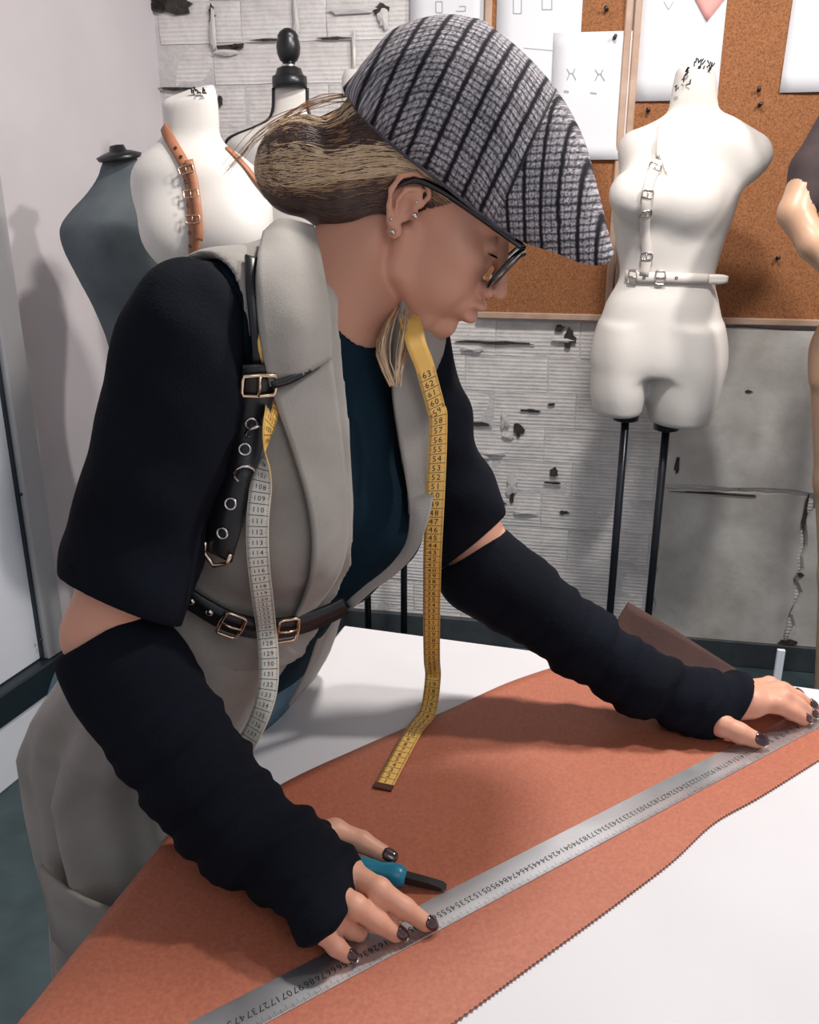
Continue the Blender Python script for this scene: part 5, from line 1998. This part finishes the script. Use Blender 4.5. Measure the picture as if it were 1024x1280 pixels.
def write(mb, text, c, right, up, size, nor, off):
    """flat numerals centred at c"""
    tw = sum(dig[q][2] for q in text) * size
    x = -tw / 2
    for q in text:
        vs_, fs_, w = dig[q]
        mb.add([c + right * (x + v[0] * size) + up * ((v[1] - .35) * size) + nor * off for v in vs_], fs_)
        x += w * size


# ------------------------------------------------------------------ steel ruler
g_ = N('brushed_steel'); g_.b.inputs['Metallic'].default_value = .95; g_.b.inputs['Base Color'].default_value = rgb(214, 214, 218)
g_.b.inputs['Roughness'].default_value = .27
nz = g_.n('ShaderNodeTexNoise', i_Scale=9.0, i_Detail=5.0); g_.l(g_.coord(), nz.inputs[0])
rr_ = g_.ramp(nz.outputs[0], [(.3, (.25, .25, .25, 1)), (.7, (.38, .38, .38, 1))]); g_.l(rr_.outputs[0], g_.b.inputs['Roughness'])
M_STEEL = g_.m
M_INK = mat('black_ink', rgb(24, 24, 26), .6)
ra = T(340, 1254); rb_ = T(960, 929)
RD = nrm(rb_ - ra); RW_ = nrm(np.cross(WZ, RD)); RW_ = RW_ if RW_[1] > 0 else -RW_     # towards the far side
rw = .0165
r57 = T(530, 1152)
r57 = ra + RD * np.dot(r57 - ra, RD)
r_end = r57 + RD * .57
rul = empty('steel_ruler', r_end - RD * .5 + WZ * .0)
tag(rul, 'long steel ruler pressed down by both hands across the leather', 'ruler')
b = MB(); b.box(r_end - RD * .5 + WZ * .0034, RD, RW_, WZ, .51, rw, .0006, .0003); b.build('blade', M_STEEL, rul)
b = MB(); zt = WZ * .00415
for mm in range(0, 1001):
    L = .0060 if mm % 10 == 0 else (.0045 if mm % 5 == 0 else .003)
    if mm % 10 and mm < 150: continue
    if mm % 5 and mm % 2: continue
    c = r_end - RD * mm * .001
    b.add([c - RW_ * rw + RD * .00012 + zt, c - RW_ * (rw - L) + RD * .00012 + zt, c - RW_ * (rw - L) - RD * .00012 + zt, c - RW_ * rw - RD * .00012 + zt], [(0, 1, 2, 3)])
for cm in range(1, 100):
    c = r_end - RD * cm * .01 - RW_ * .003 + zt
    write(b, str(cm), c, -RD, -RW_, .0088, WZ, .0)
tag(b.build('printed_scale', M_INK, rul), kind='stuff')

# ------------------------------------------------------------------ awl with teal handle under the near hand
M_TEAL = mat('teal_plastic', rgb(14, 112, 136), .35)
a0 = T(405, 1074, .022); a1 = T(507, 1097, .013); a2 = T(558, 1109, .006)
ad = nrm(a1 - a0); tool = empty('scratch_awl', a1 - WZ * .013)
tag(tool, 'teal-handled tool with a flat black blade under the nearer hand of the woman', 'tool')
Lh = np.linalg.norm(a1 - a0)
b = MB(); b.lathe(a0, ad, [(.004, 0), (.009, .004), (.0105, .02), (.0095, Lh - .03), (.0085, Lh - .024), (.0105, Lh - .014), (.0105, Lh - .006), (.0075, Lh)], 14)
b.build('handle', M_TEAL, tool, True)
bd = nrm(a2 - a1); bw = nrm(np.cross(bd, WZ)); bu = np.cross(bw, bd); Lb = np.linalg.norm(a2 - a1)
b = MB()
vs = []
for t, w, h in ((-.004, .0042, .004), (0, .0042, .004), (.55 * Lb, .0042, .0032), (.9 * Lb, .0046, .0018), (Lb, .0034, .0007)):
    c = a1 + bd * t
    vs += [c + bw * w + bu * h, c - bw * w + bu * h, c - bw * w - bu * h, c + bw * w - bu * h]
fs = [(3, 2, 1, 0), (16, 17, 18, 19)]
for i in range(4):
    for k in range(4): fs.append((i * 4 + k, i * 4 + (k + 1) % 4, (i + 1) * 4 + (k + 1) % 4, (i + 1) * 4 + k))
b.add(vs, fs); b.build('blade', M_BLACK, tool)

# ------------------------------------------------------------------ tape measure
M_TY = mat('yellow_tape', rgb(228, 176, 84), .45, c2=rgb(232, 184, 100), nscale=30)
M_TW = mat('white_tape', rgb(206, 198, 184), .5, c2=rgb(214, 207, 194), nscale=30)
up_ = V3(0, 0, 1)
pts, nors = [], []


def add(p, n): pts.append(np.asarray(p, float)); nors.append(nrm(n))


n_tab = nrm(V3(0, -.10, 1))
for x, y, h in ((479, 984, .0045), (497, 950, .005), (519, 911, .006)): add(T(x, y, h), n_tab)
add(T(535, 889, .010), V3(.0, -.45, .9))
foot = T(541, 874, 0)
add(V3(foot[0], foot[1], TZ + .030), V3(.05, -.9, .4))
f_q = drape(f_vs, 520, 572, .036, .6, 1.0, 1.25); topb = P(546, 572, np.dot(f_q - CAM, AX_F) - .004)
for z in (.97, 1.03, 1.09, 1.15): 
    k = (z - TZ) / (topb[2] - TZ)
    x_, y_ = foot[0] * (1 - k) + topb[0] * k, foot[1] * (1 - k) + topb[1] * k
    sh_ = max(0, z - 1.05) * .16
    add(V3(x_ - .003 * math.sin(k * math.pi), y_, z) - nrm(ray(541, 640)) * sh_, V3(-.05, -1, .1))
f_lap = lambda p: (f_vs(p) - .027).astype(F32)
for x, y in ((548, 535), (545, 510), (537, 480), (530, 455), (521, 432)):
    q_ = drape(f_vs, x - 26, y, .036, .6, 1.0, 1.25); dd_ = np.dot(q_ - CAM, AX_F) - .004
    p_ = P(x, y, dd_); add(p_, fnormal(f_vs, q_, .004)[0] * .6 + V3(.1, -1, .1))
add(P(516, 412, dd_ + .006), V3(0, -1, .5)); add(P(512, 400, dd_ + .022), V3(0, -1, .8)); add(P(507, 396, dd_ + .06), V3(0, -.6, 1))
# round the nape under the collar
for a in (20, 60, 105, 150, 200):
    t_ = math.radians(a); q_ = nbase + UPB * .012 + LT * math.cos(t_ - math.pi / 2 + math.pi / 2) * .074 - FRB * math.sin(t_) * .070 if a < 240 else None
    if a <= 200:
        add(nbase + UPB * .010 + LT * math.cos(t_) * .080 - FRB * math.sin(t_) * .076, LT * math.cos(t_) - FRB * math.sin(t_) + UPB * .5)
for x, y, o in ((336, 420, .012), (341, 455, .012), (345, 484, .014), (341, 505, .013)):
    p_ = drape(f_vs, x, y, .016 + o - .008, .6, 1.0, 1.25); add(p_, fnormal(f_vs, p_, .004)[0])
for x, y, o, tw in ((336, 532, .022, .35), (332, 560, .024, .5), (329, 588, .022, .75), (325, 620, .018, 1), (322, 655, .016, 1)):
    p_ = drape(f_vs, x, y, .016 + o, .6, 1.0, 1.25); n0 = fnormal(f_vs, p_, .004)[0]; n0 = nrm(n0 + nrm(CAM - p_) * .8)
    side = nrm(AX_R)
    an = tw * math.pi
    add(p_, n0 * math.cos(an) + side * math.sin(an))
pb = drape(f_hv, 333, 786, .016, .6, 1.0, 1.25)
pa_ = pts[-1]
for k, (x, y) in enumerate(((323, 700), (328, 745))):
    k_ = (k + 1) / 3; d_ = np.dot(pa_ - CAM, AX_F) * (1 - k_) + np.dot(pb - CAM, AX_F) * k_
    d_ = min(d_, np.dot(drape(f_vs, x, y, .028, .6, 1.0, 1.25) - CAM, AX_F))
    p_ = P(x, y, d_); add(p_, -nrm(CAM - p_))
add(pb, -nrm(CAM - pb))
for x, y, dz in ((336, 822, .004), (335, 858, .0), (326, 893, -.004), (311, 925, -.004), (299, 948, -.002)):
    r_ = np.dot(pb - CAM, AX_F)
    add(P(x, y, r_ + dz), -nrm(CAM - pb) + (V3(.45, 0, 0) if y > 880 else V3(0, 0, 0)))
NT = 420
C_ = catmull(pts, NT)
cl = np.concatenate([[0], np.cumsum(np.linalg.norm(np.diff(np.array(pts), axis=0), axis=1))])
cs = np.concatenate([[0], np.cumsum(np.linalg.norm(np.diff(C_, axis=0), axis=1))])
Nn = np.stack([np.interp(np.linspace(0, cl[-1], NT), cl, np.array(nors)[:, a]) for a in range(3)], 1)
Nn = smooth_pts(Nn, 3)
tt = np.gradient(C_, axis=0); tt /= np.linalg.norm(tt, axis=1, keepdims=True)
Nn = Nn - tt * np.sum(Nn * tt, axis=1, keepdims=True); Nn /= np.linalg.norm(Nn, axis=1, keepdims=True)
TG, t_t, t_w = ribbon_pts(C_, Nn, .0195, 5)
tape = empty('tape_measure', T(479, 984, 0)); tag(tape, 'yellow and white tape measure hanging round the neck of the woman', 'tape measure')
o = sheet('tape_band', TG, M_TY, tape, .0009)
o.data.materials.append(M_TW)
nu, nv = TG.shape[:2]
mi = np.zeros(len(o.data.polygons), np.int32)
mi[1:(nu - 1) * (nv - 1) * 2:2] = 1
o.data.polygons.foreach_set('material_index', mi)
b = MB(); Lt = cs[-1]


def at_s(s):
    g = lambda A: np.array([np.interp(s, cs, A[:, a]) for a in range(3)])
    c = g(C_); n_ = nrm(g(Nn)); t_ = nrm(g(tt)); w_ = nrm(np.cross(n_, t_))
    return c, n_, t_, w_


s = .01; cmn = 1
while s < Lt - .005:
    c, n_, t_, w_ = at_s(s)
    z_hid = (c[2] > 1.335)
    for sg in (1, -1):
        nn_ = n_ * sg; ww = w_ * sg
        if np.dot(nn_, CAM - c) < 0: continue
        if z_hid: continue
        e = nn_ * .0007
        # line across the band at every centimetre, short ones between
        def ln(s_, u0, u1, th):
            c2, n2, t2, w2 = at_s(s_); w2 = w2 * sg; e2 = n2 * sg * .0007
            b.add([c2 + w2 * u0 + t2 * th + e2, c2 + w2 * u1 + t2 * th + e2, c2 + w2 * u1 - t2 * th + e2, c2 + w2 * u0 - t2 * th + e2], [(0, 1, 2, 3)])
        yellow = sg == 1
        ln(s - .005, -.0092, .0092, .00028)
        for q in range(1, 10):
            ln(s - .005 + q * .001, .0072 if q != 5 else .0060, .0092, .00013)
            ln(s - .005 + q * .001, -.0092, -.0072 if q != 5 else -.0060, .00013)
        up2 = t_ if (s < Lt * .5) else -t_
        rt = np.cross(up2, nn_)
        num = cmn if s < Lt * .5 else int(round(150 - (Lt - s) * 100 - 10))
        write(b, str(num), c + e, rt, up2, .0062 if num > 99 else .0088, nn_, .0)
    s += .01; cmn += 1
tag(b.build('printed_scale', M_INK, tape), kind='stuff')
# metal end clip
c, n_, t_, w_ = at_s(.001)
b = MB(); b.box(c, t_, w_, n_, .0045, .0102, .0012, .0004); b.build('end_clip', mat('brown_metal_clip', rgb(92, 58, 42), .35, .6), tape)
